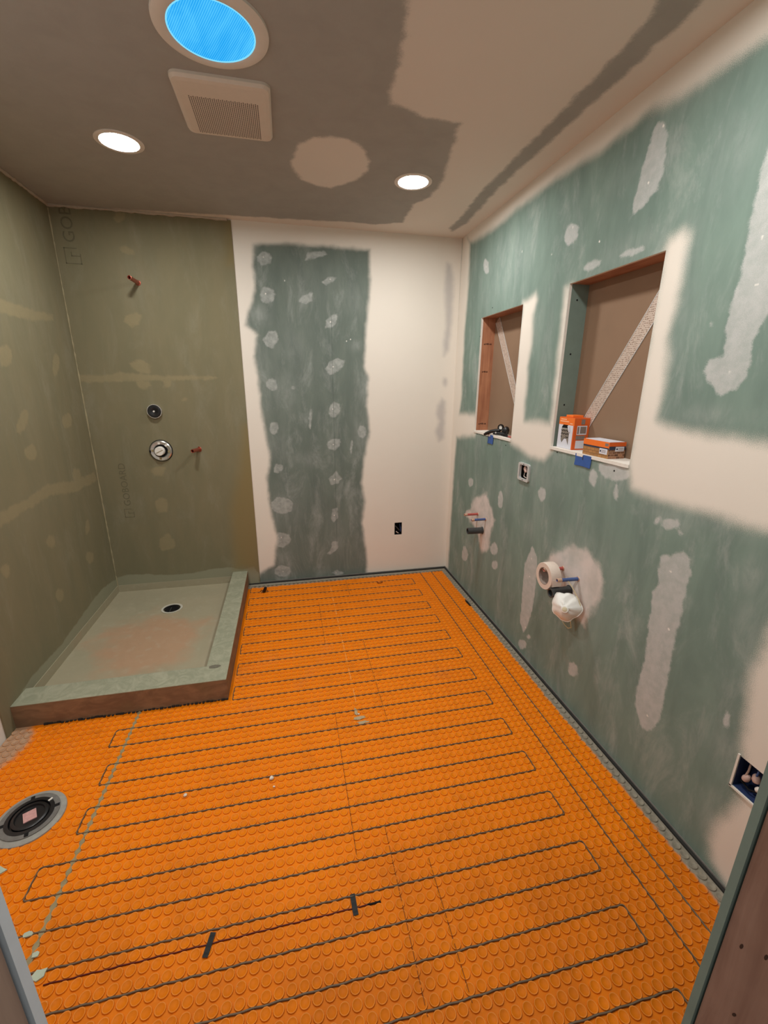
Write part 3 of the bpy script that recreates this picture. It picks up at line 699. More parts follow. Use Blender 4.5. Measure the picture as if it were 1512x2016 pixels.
for (y, z, a) in ((-2.845, 0.36, .5), (-2.86, 0.50, .6), (-2.84, 0.63, .3), (-2.87, 0.66, .2), (-2.835, 0.86, .2)):
    kn.prism([(y + 0.004 * math.cos(t) * math.cos(a) * .5 - .007 * math.sin(t) * math.sin(a) * .5, z + 0.004 * math.cos(t) * math.sin(a) * .5 + 0.007 * math.sin(t) * math.cos(a) * .9) for t in [i * math.pi / 4 for i in range(8)]], DOOR_R + 0.0034, DOOR_R + 0.0046, 'x')
kn.build('knot', plain('knot_dark', S(58, 40, 32), 0.8), wall_front)

# ------------------------------------------------------------------ recesses in the right wall
def recess(rc, far_mat, far_wood):
    y0, y1, z0, z1 = rc
    d0, d1 = 0.0127, 0.098
    bp = MB().box(d1, d1 + 0.012, y0 - 0.03, y1 + 0.03, z0 - 0.03, z1 + 0.03).build('recess_back', M_brownpaper, wall_right)
    bp['label'] = 'brown paper back of the recess'
    MB().box(d0, d1, y1, y1 + (0.037 if far_wood else 0.0127), z0, z1).build('jamb', far_mat, wall_right)
    MB().box(0.0005, d1, y0 - 0.012, y0, z0, z1).build('jamb', M_gyp, wall_right)
    MB().box(d0, d1, y0 - 0.03, y1 + 0.03, z1, z1 + 0.035).build('header', M_woodH, wall_right)
    s = MB()
    n = 24
    top, bot = [], []
    for i in range(n + 1):
        y = y0 + (y1 - y0) * i / n
        e = -0.003 - 0.004 * abs(math.sin(i * 2.3)) * random.random()
        top.append((e, y)); bot.append((d1, y))
    s.prism(top + bot[::-1], z0 - 0.012, z0 + 0.001, 'z')
    s.build('sill', M_gyp, wall_right)
recess(N1, M_wood1, True)
recess(N2, M_greenpaper, False)
# grade stamps inked on the far stud, screws in the drywall jamb
st = MB()
for z, l in ((1.73, .055), (1.56, .04), (1.225, .055)):
    for k in range(5):
        st.box(0.028 + k * l / 5, 0.028 + k * l / 5 + l / 7, -0.4048, -0.4036, z + (k % 2) * .002, z + 0.006 + (k % 3) * .002)
st.build('grade_stamp', plain('stamp_ink', S(70, 44, 36), 0.8), wall_right)
for z in (1.845, 1.62, 1.395):
    MB().lathe([(0.004, 0), (0.004, 0.001), (0, 0.0014)], (0.045, N2[1], z), '-y', 10).build('screw', M_blackmatte, wall_right)
for (y, z) in ((-.455, 1.165), (-.86, 1.145), (-1.36, 1.18), (-1.74, 1.165), (-.55, 1.925), (-.40, 1.78)):
    MB().lathe([(0.0036, 0), (0.0036, 0.0008), (0, 0.0012)], (0, y, z), '-x', 10).build('screw', M_blackmatte, wall_right)

def strap(a, b, w, label):
    a, b = Vector((0, *a)), Vector((0, *b))
    d = (b - a).normalized()
    nrm = Vector((0, -d.z, d.y))
    L = (b - a).length
    root = thing('metal_strap', label, 'strap', (0.0975, (a.y + b.y) / 2, (a.z + b.z) / 2), 'bracing straps in the recesses')
    M = Matrix((( -1, 0, 0, 0), (0, d.y, nrm.y, 0), (0, d.z, nrm.z, 0), (0, 0, 0, 1)))
    MB(M).box(0.0, 0.0012, -L / 2, L / 2, -w / 2, w / 2).build('strap_band', M_strapsteel, root)
    for s in (-1, 1):
        MB(M).box(0.0, 0.0020, -L / 2, L / 2, s * w / 2 - 0.003, s * w / 2 + 0.0).build('strap_edge', M_steel, root)
strap((-1.335, 1.205), (-1.79, 1.885), 0.058, 'perforated metal strap running diagonally behind the orange boxes')
strap((-0.435, 1.875), (-0.895, 1.19), 0.056, 'plain metal strap running diagonally in the recess with the black tool')
# ------------------------------------------------------------------ floor membrane with moulded studs
CURB_X, CURB_Y, CURB_H = -1.592, -1.288, 0.115
FL = (-2.20, -1.775, 0.104)
membrane = thing('floor_membrane', 'orange studded uncoupling membrane covering the whole bathroom floor', 'membrane', (0, 0, -0.004))
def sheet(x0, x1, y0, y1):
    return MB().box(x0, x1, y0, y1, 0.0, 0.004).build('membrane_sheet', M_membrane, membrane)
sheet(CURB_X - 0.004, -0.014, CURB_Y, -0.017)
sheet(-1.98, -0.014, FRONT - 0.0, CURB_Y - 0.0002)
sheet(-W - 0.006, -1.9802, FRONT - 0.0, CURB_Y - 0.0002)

SEG = 14
prof = [(0.01420, 0.0), (0.01370, 0.0032), (0.01320, 0.0038), (0.01170, 0.0038), (0.01090, 0.0029), (0.0, 0.0028)]
sv, sf = [], []
for r, z in prof[:-1]:
    for i in range(SEG):
        a = 2 * math.pi * i / SEG
        sv.append((r * math.cos(a), r * math.sin(a), z))
sv.append((0, 0, prof[-1][1]))
for k in range(len(prof) - 2):
    for i in range(SEG):
        j = (i + 1) % SEG
        sf.append((k * SEG + i, k * SEG + j, (k + 1) * SEG + j, (k + 1) * SEG + i))
for i in range(SEG):
    sf.append(((len(prof) - 2) * SEG + i, (len(prof) - 2) * SEG + (i + 1) % SEG, len(sv) - 1))
spots = []
nx = int(2.6 / PITCH)
for i in range(-4, nx):
    x = GX0 + PITCH / 2 - i * PITCH
    if x > -0.026 or x < -W + 0.006:
        continue
    for j in range(-6, 100):
        y = ROW0 + PITCH / 2 - j * PITCH
        if y > -0.028 or y < FRONT + 0.014:
            continue
        if x < CURB_X + 0.012 and y > CURB_Y - 0.013:
            continue
        if math.hypot(x - FL[0], y - FL[1]) < FL[2] + 0.008:
            continue
        spots.append((x, y))
cl = cam.location
Rm = cam.rotation_euler.to_matrix().transposed()
def in_view(x, y):
    q = Rm @ (Vector((x, y, 0)) - cl)
    if q.z >= 0:
        return False
    u, v = q.x / -q.z * 847.66, q.y / -q.z * 847.66
    return abs(u) < 745 and abs(v) < 1000
def hidden(x, y):      # behind the door jambs as seen from the doorway
    t = (FRONT - cl.y) / (y - cl.y)
    xx = cl.x + (x - cl.x) * t
    return xx < DOOR_L + 0.004 or xx > DOOR_R - 0.004
near = sorted([q for q in spots if in_view(*q) and not hidden(*q)], key=lambda q: (q[0] - cl.x) ** 2 + (q[1] - cl.y) ** 2)[:300]
nearset = set(near)
smesh = bpy.data.meshes.new('stud')
smesh.from_pydata(sv, [], sf)
smesh.materials.append(M_membrane)
smesh.polygons.foreach_set('use_smooth', [True] * len(smesh.polygons))
smesh.set_sharp_from_angle(angle=math.radians(50))
for (x, y) in near:
    o = bpy.data.objects.new('stud', smesh)
    COL.objects.link(o)
    o.parent = membrane
    o.location = (x, y, 0.004)
rest = [q for q in spots if q not in nearset]
SV = np.array(sv)
SFq = [f for f in sf]
allv = (SV[None] + np.array([(x, y, 0.004) for x, y in rest])[:, None, :]).reshape(-1, 3)
nvs = len(sv)
allf = []
for k in range(len(rest)):
    o = k * nvs
    allf += [tuple(i + o for i in f) for f in sf]
me = bpy.data.meshes.new('stud_field')
me.from_pydata(allv.tolist(), [], allf)
me.materials.append(M_membrane)
me.polygons.foreach_set('use_smooth', [True] * len(me.polygons))
me.set_sharp_from_angle(angle=math.radians(50))
sfield = bpy.data.objects.new('stud_field', me)
COL.objects.link(sfield)
sfield.parent = membrane
sfield['kind'] = 'stuff'
sfield['label'] = 'field of small round orange studs across the far floor'

# seams between membrane pieces
M_seam = plain('seam_dark_brown', S(120, 66, 26), 0.9, var=0.3, scale=60)  # dark brown of the cut seams
M_glint = plain('pale_glint', S(246, 196, 130), 0.8, var=0.2, scale=60)  # glint along a thin floor line, painted as pale dashes
for (x, ya, yb) in ((-1.089, -.42, -.92), (-.858, -.096, -.377), (-.862, -.92, -1.61), (-1.092, -1.49, -2.14), (-.864, -2.2, -2.55), (-.981, -2.07, -2.55)):
    m = MB()
    y = ya
    while y > yb:
        l = random.uniform(0.02, 0.07)
        m.box(x - 0.0008, x + 0.0008, max(yb, y - l), y, 0.004, 0.0079)
        y -= l + random.uniform(0.002, 0.012)
    m.build('seam', M_seam, membrane)
m = MB()
y = -0.2
while y > -1.5:
    l = random.uniform(0.03, 0.12)
    MB().box(-.9855, -.9843, y - l, y, 0.004, 0.0079).build('glint_dash', M_glint, membrane)
    y -= l + random.uniform(0.01, 0.10)
# mortar squeezed up in the long seam on the left
vl, vr = [], []
y = CURB_Y - 0.004
while y > FRONT + 0.02:
    ph = (y - ROW0) / PITCH * 2 * math.pi
    w = 0.0052 + 0.0038 * math.cos(ph) + random.uniform(-.0012, .0012)
    vl.append((-1.9860 - w, y)); vr.append((-1.9860 + w, y))
    y -= 0.006
m = MB()
n = len(vl)
vs = [(x, y, 0.0075) for x, y in vl] + [(x, y, 0.0075) for x, y in vr] + [(x, y, 0.0035) for x, y in vl] + [(x, y, 0.0035) for x, y in vr]
fs = []
for i in range(n - 1):
    fs += [(i, i + 1, n + i + 1, n + i), (i, 2 * n + i, 2 * n + i + 1, i + 1), (n + i, n + i + 1, 3 * n + i + 1, 3 * n + i)]
m.add(vs, fs)
m.build('mortar_seam', M_mortar, membrane)
# mortar smear
sm = MB()
for (cx, cy, rx, ry) in ((-.985, -1.545, .035, .012), (-.975, -1.575, .03, .010), (-.995, -1.505, .010, .03)):
    sm.prism([(cx + rx * math.cos(t) * random.uniform(.6, 1.1), cy + ry * math.sin(t) * random.uniform(.6, 1.1)) for t in [i * math.pi / 6 for i in range(12)]], 0.0065, 0.0081)
sm.build('mortar_smear', plain('smear_grey', S(178, 158, 124), .9, var=.2, scale=150), membrane)
# torn paper bits at the door side
for (x, y, a, b) in ((-1.945, -2.262, .022, .014), (-2.205, -1.955, .03, .016), (-2.02, -2.16, .016, .008), (-1.975, -2.215, .012, .008)):
    q = MB()
    q.prism([(x + a * math.cos(t) * random.uniform(.6, 1.1), y + b * math.sin(t) * random.uniform(.6, 1.1)) for t in [i * math.pi / 4 for i in range(8)]], 0.0072, 0.0112)
    q.build('mortar_lump', plain('pale_mortar', S(176, 186, 166), .9), membrane)

# ------------------------------------------------------------------ heating cable, sensor wire
def rounded(path, r=0.010, k=3):
    P = [Vector((x, y, 0)) for x, y in path]
    out = [P[0]]
    for i in range(1, len(P) - 1):
        a, b, c = P[i - 1], P[i], P[i + 1]
        u, w = (a - b).normalized(), (c - b).normalized()
        for j in range(k + 1):
            t = j / k
            p0, p1 = b + u * r, b + w * r
            out.append(p0.lerp(b, t).lerp(b.lerp(p1, t), t))
    out.append(P[-1])
    return out
def rowy(k):
    return ROW0 - k * ROWD
XR = GX0 - 6 * PITCH
def left_end(k):
    if k <= 12:
        return GX0 - 45 * PITCH + 0.003
    if k <= 14:
        return GX0 - 60 * PITCH
    if k <= 18:
        return GX0 - 59 * PITCH
    return GX0 - 61 * PITCH
path = [(GX0 - 3 * PITCH, FRONT + 0.03), (GX0 - 3 * PITCH, rowy(-1))]
k = -1
while k < 26:
    path += [(left_end(k + 1), rowy(k)), (left_end(k + 1), rowy(k + 1))]
    k += 1
    path += [(XR, rowy(k)), (XR, rowy(k + 1))]
    k += 1
path += [(left_end(k), rowy(k))]
pts = rounded(path)
dense = []
for a, b in zip(pts[:-1], pts[1:]):
    L = (b - a).length
    n = max(1, int(L / 0.0106))
    for i in range(n):
        q = a.lerp(b, i / n)
        t = (b - a).normalized()
        s = (q.x if abs(t.x) > abs(t.y) else q.y)
        off = 0.0009 * math.sin((s - (GX0 if abs(t.x) > abs(t.y) else ROW0)) / PITCH * math.pi)
        if L < 0.02:
            off = 0
        q = q + Vector((-t.y, t.x, 0)) * off
        dense.append((q.x, q.y, 0.0024))
c = MB().tube(dense, 0.0027, 6)
p2 = rounded([(GX0, FRONT + 0.03), (GX0, -0.066), (GX0 + 3 * PITCH - 0.003, -0.066)])
c.tube([(q.x, q.y, 0.0024) for q in p2], 0.0027, 6)
tag(c.build('heating_cable', M_cable, smooth=60), 'thin dark heating cable snaking in long loops across the orange membrane', 'cable')

SENS_Y = rowy(22) - PITCH
pts = []
for i in range(40):
    x = -1.925 + (0.875) * i / 39
    pts.append((x, SENS_Y + 0.0008 * math.sin(i * 1.7), 0.0022))
tag(MB().tube(pts, 0.0019, 6).build('sensor_wire', M_sensor, smooth=60), 'dark red sensor wire taped to the floor between two cable rows', 'wire')
tip = bpy.data.objects['sensor_wire']
MB().tube([(-1.05 + i * .008, SENS_Y, 0.0025) for i in range(-4, 2)], 0.0028, 6).build('sensor_tip', M_blackmatte, tip)
M_btape = plain('black_electrical_tape', S(30, 31, 32), 0.6, var=0.35, scale=90, spec=0.3)
def tape_strip(cx, cy, ang, label):
    t = thing('tape_strip', label, 'tape', (cx, cy, 0.0), 'black tape pieces on the sensor wire')
    m = MB()
    n = 10
    L, w = 0.056, 0.0075
    for i in range(n):
        s0, s1 = -L / 2 + L * i / n, -L / 2 + L * (i + 1) / n
        h0 = 0.0040 + 0.0006 * math.sin(i * 1.9); h1 = 0.0040 + 0.0006 * math.sin((i + 1) * 1.9)
        vs = [(-w, s0, h0), (w, s0, h0 + .0004), (w, s1, h1 + .0004), (-w, s1, h1), (-w, s0, h0 + .001), (w, s0, h0 + .0014), (w, s1, h1 + .0014), (-w, s1, h1 + .001)]
        m.add(vs, [(0, 1, 2, 3), (4, 7, 6, 5), (0, 4, 5, 1), (2, 6, 7, 3), (0, 3, 7, 4), (1, 5, 6, 2)])
    o = m.build('tape_band', M_btape, t)
    t.rotation_euler = (0, 0, ang)
tape_strip(-1.524, SENS_Y - 0.003, -0.25, 'crinkled black tape strip holding the red wire on the left')
tape_strip(-1.121, SENS_Y + 0.008, 0.05, 'smooth black tape strip holding the red wire near its tip')

# ------------------------------------------------------------------ loose bits on the membrane
def crumb(x, y, r, label, mat=M_crumb):
    bm = bmesh.new()
    bmesh.ops.create_icosphere(bm, subdivisions=2, radius=r)
    for v in bm.verts:
        v.co *= random.uniform(0.75, 1.15)
        v.co.z *= 0.7
    m = MB(); m.bm(bm)
    tag(m.build('plaster_crumb', mat, smooth=70, loc=(x, y, 0.0038 + r * 0.6)), label, 'crumb', 'plaster crumbs on the floor')
crumb(-1.372, -1.792, 0.0085, 'larger pale plaster crumb lying mid floor below the cable rows')
crumb(-1.684, -1.80, 0.007, 'small pale plaster crumb left of the larger one')
crumb(-1.362, -1.83, 0.004, 'tiny plaster chip just in front of the larger crumb')
crumb(-0.985, -1.525, 0.005, 'greyish plaster chip on the mortar smear')
clip = thing('wall_plug', 'small black plastic plug standing near the back wall by the shower curb', 'plug', (-1.473, -0.168, 0.0038))
MB(Matrix.Rotation(0.35, 4, 'Y') @ Matrix.Rotation(0.25, 4, 'X')).lathe([(0.0, 0.0), (0.010, 0.0), (0.012, 0.02), (0.010, 0.045), (0.006, 0.05), (0, 0.051)], (0, 0, 0), 'z', 12).build('plug_body', M_black, clip, 40)
for s in ((-1, .4), (1, .5), (-.6, -.8)):
    MB().tube([(0, 0, 0.012), (s[0] * .018, s[1] * .012, 0.014), (s[0] * .028, s[1] * .02, 0.003)], 0.0022, 6).build('plug_leg', M_black, clip, 60)
hook = thing('bent_clip', 'tiny dark bent wire clip lying near the back wall strip', 'clip', (-0.602, -0.184, 0.0038))
MB().tube([(-.02, .012, .003), (-.018, -.006, .003), (0, -.012, .003), (.016, -.006, .004), (.02, .008, .006)], 0.003, 6).build('clip_wire', M_sensor, hook, 60)
sl_ = thing('dark_splinter', 'dark splinter lying on the grey membrane edge by the right wall', 'splinter', (-0.062, -0.62, 0.0038))
MB().prism([(-.004, -.045), (.006, -.05), (.008, 0.0), (.002, .045), (-.006, .02)], 0, 0.004).build('splinter_body', M_blackmatte, sl_)

# ------------------------------------------------------------------ toilet flange
fl = thing('toilet_flange', 'round toilet floor flange with black test cap and pink label', 'flange', (FL[0], FL[1], 0.0))
mr = MB()
ring = [(0.070, -0.004), (0.107, -0.004), (0.106, 0.005), (0.098, 0.009), (0.088, 0.0095), (0.070, 0.0095)]
mr.lathe(ring, (0, 0, 0), 'z', 48, closed=True)
mr.build('mortar_ring', plain('flange_grey', S(150, 148, 140), 0.6, var=0.25, scale=50), fl, 50)
MB().lathe([(0.088, 0.0095), (0.0885, 0.013), (0.066, 0.013), (0.064, 0.0095)], (0, 0, 0), 'z', 48, closed=True).build('flange_ring', plain('flange_dusty', S(110, 108, 104), 0.5, var=0.35, scale=60), fl, 50)
MB().lathe([(0.066, -0.003), (0.072, 0.0), (0.072, 0.0145), (0.060, 0.0150), (0.058, 0.004), (0.0, 0.004)], (0, 0, 0), 'z', 48).build('pipe_collar', M_black, fl, 50)
MB().lathe([(0.054, 0.004), (0.054, 0.014), (0.050, 0.0165), (0.044, 0.0165), (0.042, 0.010), (0, 0.010)], (0, 0, 0), 'z', 40).build('test_cap', M_black, fl, 50)
MB(Matrix.Rotation(0.5, 4, 'Z')).box(-0.019, 0.019, -0.022, 0.022, 0.010, 0.0145, bev=0.001).build('cap_label', M_pink, fl)
for a in (0.35, 0.35 + math.pi, 1.9, 1.9 + math.pi):
    MB(Matrix.Rotation(a, 4, 'Z')).box(0.070, 0.086, -0.006, 0.006, 0.0125, 0.0142, bev=0.0006).build('bolt_slot', M_blackmatte, fl)
MB(Matrix.Rotation(0.9, 4, 'Z')).box(0.060, 0.074, -0.003, 0.003, 0.0148, 0.018).build('cap_clip', M_whiteplastic, fl)

# ------------------------------------------------------------------ shower base
sb = thing('shower_tray', 'low olive shower tray with coated floor and brown-sided curb', 'shower tray', (0, 0, -0.004))
IX, IY = -1.700, -1.165
m = MB()      # pan: slopes to the drain
DR = (-2.066, -0.318, 0.052)
n = 40
inner = []
for i in range(n):
    a = 2 * math.pi * i / n
    inner.append((DR[0] + DR[2] * math.cos(a), DR[1] + DR[2] * math.sin(a), 0.021))
outer = []
for i in range(n):
    a = 2 * math.pi * i / n
    dx, dy = math.cos(a), math.sin(a)
    t = 9
    if dx > 0: t = min(t, (IX - DR[0]) / dx)
    if dx < 0: t = min(t, (-W - DR[0]) / dx)
    if dy > 0: t = min(t, (-0.008 - DR[1]) / dy)
    if dy < 0: t = min(t, (IY - DR[1]) / dy)
    outer.append((DR[0] + dx * t, DR[1] + dy * t, 0.034))
mids = [tuple(inner[i][k] * .45 + outer[i][k] * .55 for k in range(3)) for i in range(n)]
vs = inner + mids + outer
fs = []
for i in range(n):
    j = (i + 1) % n
    fs += [(i, j, n + j, n + i), (n + i, n + j, 2 * n + j, 2 * n + i)]
for (cx, cy) in ((IX, -0.008), (-W, -0.008), (-W, IY), (IX, IY)):
    kk = [2 * n + i for i in sorted(range(n), key=lambda i: (outer[i][0] - cx) ** 2 + (outer[i][1] - cy) ** 2)[:2]]
    vs.append((cx, cy, 0.034)); fs.append((kk[0], kk[1], len(vs) - 1))
m.add(vs, fs)
pan = m.build('pan', M_pan, sb)
MB().box(-W, IX, IY, -0.008, 0.0, 0.012).build('pan_underside', M_mortar, sb)
MB().lathe([(DR[2] + 0.001, 0.024), (DR[2] + 0.014, 0.0245), (DR[2] + 0.013, 0.021), (DR[2], 0.0205)], (DR[0], DR[1], 0), 'z', 40, closed=True).build('drain_ring', plain('drain_pale', S(196, 192, 178), 0.5), sb, 50)
MB().lathe([(DR[2] + .0005, 0.023), (DR[2] - 0.002, 0.008), (DR[2] - 0.004, 0.0135), (0, 0.0125)], (DR[0], DR[1], 0), 'z', 40).build('drain_hole', M_dark, sb, 50)
MB().box(DR[0] - .012, DR[0] - .008, DR[1] - .03, DR[1] + .03, 0.0125, 0.016).build('drain_bar', M_abs, sb)
hc = CURB_H + 0.004
def curb(name_, x0, x1, y0, y1):
    body = MB().box(x0, x1, y0, y1, 0.0, hc - 0.004).build('curb', M_curbside, sb)
    MB().box(x0 - .0, x1 + .0, y0 - .0, y1 + .0, hc - 0.004, hc, bev=0.0015).build('curb_top', M_curbtop, body)
curb('front', -W, CURB_X, CURB_Y, IY)
curb('side', IX, CURB_X, IY + 0.0003, -0.008)
MB().box(IX - 0.006, IX - 0.001, IY + 0.06, -0.02, 0.034, 0.045).build('corner_bead', M_bead2, sb)
# upstand seam along the walls
MB().box(-W + 0.0005, IX, -0.0120, -0.0085, 0.034, 0.085).build('upstand', M_pan, sb)
MB().box(-W + 0.0004, -W + 0.004, IY, -0.0125, 0.034, 0.085).build('upstand', M_pan, sb)
kt = MB()
kt.prism([(-1.66 + 0.03 * math.cos(t) * random.uniform(.8, 1.1), -1.175 + 0.014 * math.sin(t)) for t in [i * math.pi / 6 for i in range(12)]], hc, hc + 0.0012)
kt.build('mortar_patch', plain('patch_dark', S(108, 104, 90), .8, var=.3, scale=100), sb)
# gap shadow under the front curb, put in as dark crumbs of mortar
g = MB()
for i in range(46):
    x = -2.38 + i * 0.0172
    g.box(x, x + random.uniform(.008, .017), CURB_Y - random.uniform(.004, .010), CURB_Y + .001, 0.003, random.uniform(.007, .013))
g.build('gap_shadow_crumbs', M_strip, sb)

# ------------------------------------------------------------------ ceiling fittings
def downlight(x, y, label):
    t = thing('recessed_light', label, 'ceiling light', (x, y, H), 'recessed ceiling lights')
    MB().lathe([(0.070, 0.0), (0.074, 0.005), (0.088, 0.006), (0.093, 0.003), (0.093, 0.0)], (0, 0, 0), '-z', 48, closed=True).build('trim_ring', M_trim, t, 40)
    MB().lathe([(0.0, 0.0042), (0.05, 0.0040), (0.0725, 0.0030)], (0, 0, 0), '-z', 48).build('lens', M_lamp, t, 60)
downlight(-1.855, -0.825, 'glowing recessed light over the shower')
downlight(-0.567, -0.755, 'glowing recessed light nearest the right wall')
# the front pair, out of the photograph near the door: their light on the right wall and the second shadows are seen
downlight(-0.567, -2.24, 'glowing recessed light by the door, on the right wall side')
downlight(-1.855, -2.24, 'glowing recessed light by the door, on the left wall side')

st_ = thing('sun_tunnel', 'round ceiling sun tunnel with bright blue ribbed diffuser and white ring', 'skylight', (-1.385, -1.545, H))
MB().lathe([(0.119, 0.0), (0.119, 0.010), (0.124, 0.013), (0.146, 0.011), (0.156, 0.006), (0.157, 0.0)], (0, 0, 0), '-z', 64, closed=True).build('trim_ring', M_trim, st_, 40)
MB().lathe([(0.0, 0.010), (0.06, 0.0095), (0.1185, 0.0075)], (0, 0, 0), '-z', 64).build('diffuser', M_tube, st_, 60)
MB().lathe([(0.1150, 0.0088), (0.1185, 0.0086), (0.1190, 0.0102), (0.1155, 0.0106)], (0, 0, 0), '-z', 64, closed=True).build('diffuser_rim', emission('tube_rim_glow', S(130, 220, 255), TUBE_STRENGTH), st_, 60)

fan = thing('exhaust_fan', 'square white exhaust fan cover with perforated grille', 'exhaust fan', (-1.392, -1.172, H))
fx, fy, fz = 0.160, 0.174, 0.020
def rrect(a, b, r, n=5):
    P = []
    for cx, cy, s in ((a - r, b - r, 0), (-a + r, b - r, 1), (-a + r, -b + r, 2), (a - r, -b + r, 3)):
        for i in range(n + 1):
            t = math.pi / 2 * (s + i / n)
            P.append((cx + r * math.cos(t), cy + r * math.sin(t)))
    return P
lev = [(rrect(fx, fy, 0.028), 0.0), (rrect(fx, fy, 0.028), -0.008), (rrect(fx - .006, fy - .006, 0.024), -0.0165), (rrect(fx - .018, fy - .018, 0.016), -fz), (rrect(fx - .019, fy - .019, 0.015), -fz)]
vs, fs = [], []
for P, z in lev:
    vs += [(x, y, z) for x, y in P]
n = len(lev[0][0])
for k in range(len(lev) - 1):
    for i in range(n):
        j = (i + 1) % n
        fs.append((k * n + i, k * n + j, (k + 1) * n + j, (k + 1) * n + i))
fs.append(tuple(range((len(lev) - 1) * n, len(lev) * n)))
MB().add(vs, fs).build('cover', M_fan, fan, 30)
hm = MB()
gx, gy0, gy1 = 0.113, -0.080, 0.150
cols = 34
for i in range(cols):
    x = -gx + 2 * gx * i / (cols - 1)
    rows = 36
    for j in range(rows):
        y = gy0 + (gy1 - gy0) * (j + (0.5 if i % 2 else 0)) / rows
        r = 0.0021
        hm.add([(x + r * math.cos(t), y + r * math.sin(t), -fz - 0.0003) for t in [a * math.pi / 3 for a in range(6)]] +
               [(x + r * math.cos(t), y + r * math.sin(t), -fz + 0.0016) for t in [a * math.pi / 3 for a in range(6)]],
               [(0, 1, 2, 3, 4, 5), (11, 10, 9, 8, 7, 6)] + [(a, (a + 1) % 6, 6 + (a + 1) % 6, 6 + a) for a in range(6)])
ho = hm.build('grille_holes', plain('grille_hole_dark', S(58, 48, 42), .9), fan)
ho['kind'] = 'stuff'
# ------------------------------------------------------------------ shower plumbing on the back board
YB = -0.008
def stub(name, label, cat, org, tip, r, mat, wall_axis, tipmat=None, esc=None, group=None):
    t = thing(name, label, cat, org, group)
    d = Vector(tip) - Vector(org)
    L = d.length
    q = d.to_track_quat('Z', 'Y').to_matrix().to_4x4()
    MB(q).lathe([(r * .55, -0.004), (r, -0.004), (r, L), (r * .82, L + .0006), (r * .72, L - .001), (r * .72, L * .5), (0, L * .5)], (0, 0, 0), 'z', 18).build('pipe', mat, t, 40)
    if tipmat:
        MB(q).lathe([(r * 1.08, L * .80), (r * 1.12, L * .82), (r * 1.12, L * .97), (r * 1.0, L + .001), (r * .8, L + .001), (r * .8, L * .8)], (0, 0, 0), 'z', 18, closed=True).build('pipe_end', tipmat, t, 40)
    MB(q).lathe([(0, L * .5 + .001), (r * .72, L * .5 + .001)], (0, 0, 0), 'z', 18).build('pipe_bore', M_dark, t)
    if esc:
        MB(q).lathe([(r, 0.0), (esc, 0.0), (esc * .92, .0022), (r, .0028)], (0, 0, 0), 'z', 18, closed=True).build('pipe_collar', tipmat or mat, t, 40)
    return t
stub('shower_arm_pipe', 'short angled copper pipe stub high on the shower wall', 'pipe', (-2.076, YB, 2.060), (-2.083, YB - 0.135, 2.062), 0.0115, M_copper, 'y', None, 0.016)
stub('tub_spout_pipe', 'short copper pipe stub to the right of the chrome valve', 'pipe', (-1.838, YB, 1.044), (-1.868, YB - 0.072, 1.042), 0.0125, M_copper, 'y', None, 0.019)

dv = thing('diverter_valve', 'small round black diverter valve with pale centre on shower wall', 'valve', (-2.082, YB, 1.300))
MB().lathe([(0.040, 0.0), (0.041, 0.020), (0.045, 0.020), (0.045, 0.0)], (0, 0, 0), '-y', 36, closed=True).build('rim', M_chrome, dv, 40)
MB().lathe([(0.0395, 0.0), (0.0395, 0.026), (0.036, 0.030), (0.020, 0.031), (0.012, 0.027), (0, 0.027)], (0, 0, 0), '-y', 36).build('body', M_black, dv, 40)
MB().lathe([(0.0055, 0.027), (0.0055, 0.033), (0.0, 0.0345)], (0, 0, 0), '-y', 16).build('spindle', M_whiteplastic, dv, 40)

vv = thing('mixing_valve', 'round chrome shower mixing valve spattered with plaster', 'valve', (-2.078, YB, 1.040))
pl = MB()
pl.lathe([(0.040, 0.004), (0.046, 0.012), (0.062, 0.014), (0.068, 0.009), (0.069, 0.0), (0.040, 0.0)], (0, 0, 0), '-y', 44, closed=True)
pl.build('plate', M_chrome, vv, 40)
MB().lathe([(0.073, 0.0), (0.073, 0.002), (0.0, 0.0025)], (0, 0, 0), '-y', 44).build('plate_gap', M_dark, vv, 40)
for a in (0.1, 1.7, 3.2, 4.6, 5.5):
    M = Matrix.Rotation(a, 4, 'Y')
    MB(M).box(0.044, 0.058, -0.0156, -0.013, -0.007, 0.007, bev=.001).build('plaster_spatter', M_mortar if a < 4 else M_gyp, vv)
MB(Matrix.Rotation(3.1, 4, 'Y')).box(0.060, 0.0705, -0.0152, -0.004, -0.008, 0.008).build('plate_notch', M_dark, vv)
MB().lathe([(0.045, 0.003), (0.0, 0.004)], (0, 0, 0), '-y', 36).build('recess', M_dark, vv)
kb = MB().lathe([(0.030, 0.0), (0.030, 0.034), (0.027, 0.040), (0, 0.0405)], (-0.004, 0, 0), '-y', 32).build('knob', M_whiteplastic, vv, 40)
MB(Matrix.Rotation(-0.45, 4, 'Y')).box(-0.026, 0.022, -0.0413, -0.0400, -0.0022, 0.0022).build('knob_slot', M_mortar, kb)

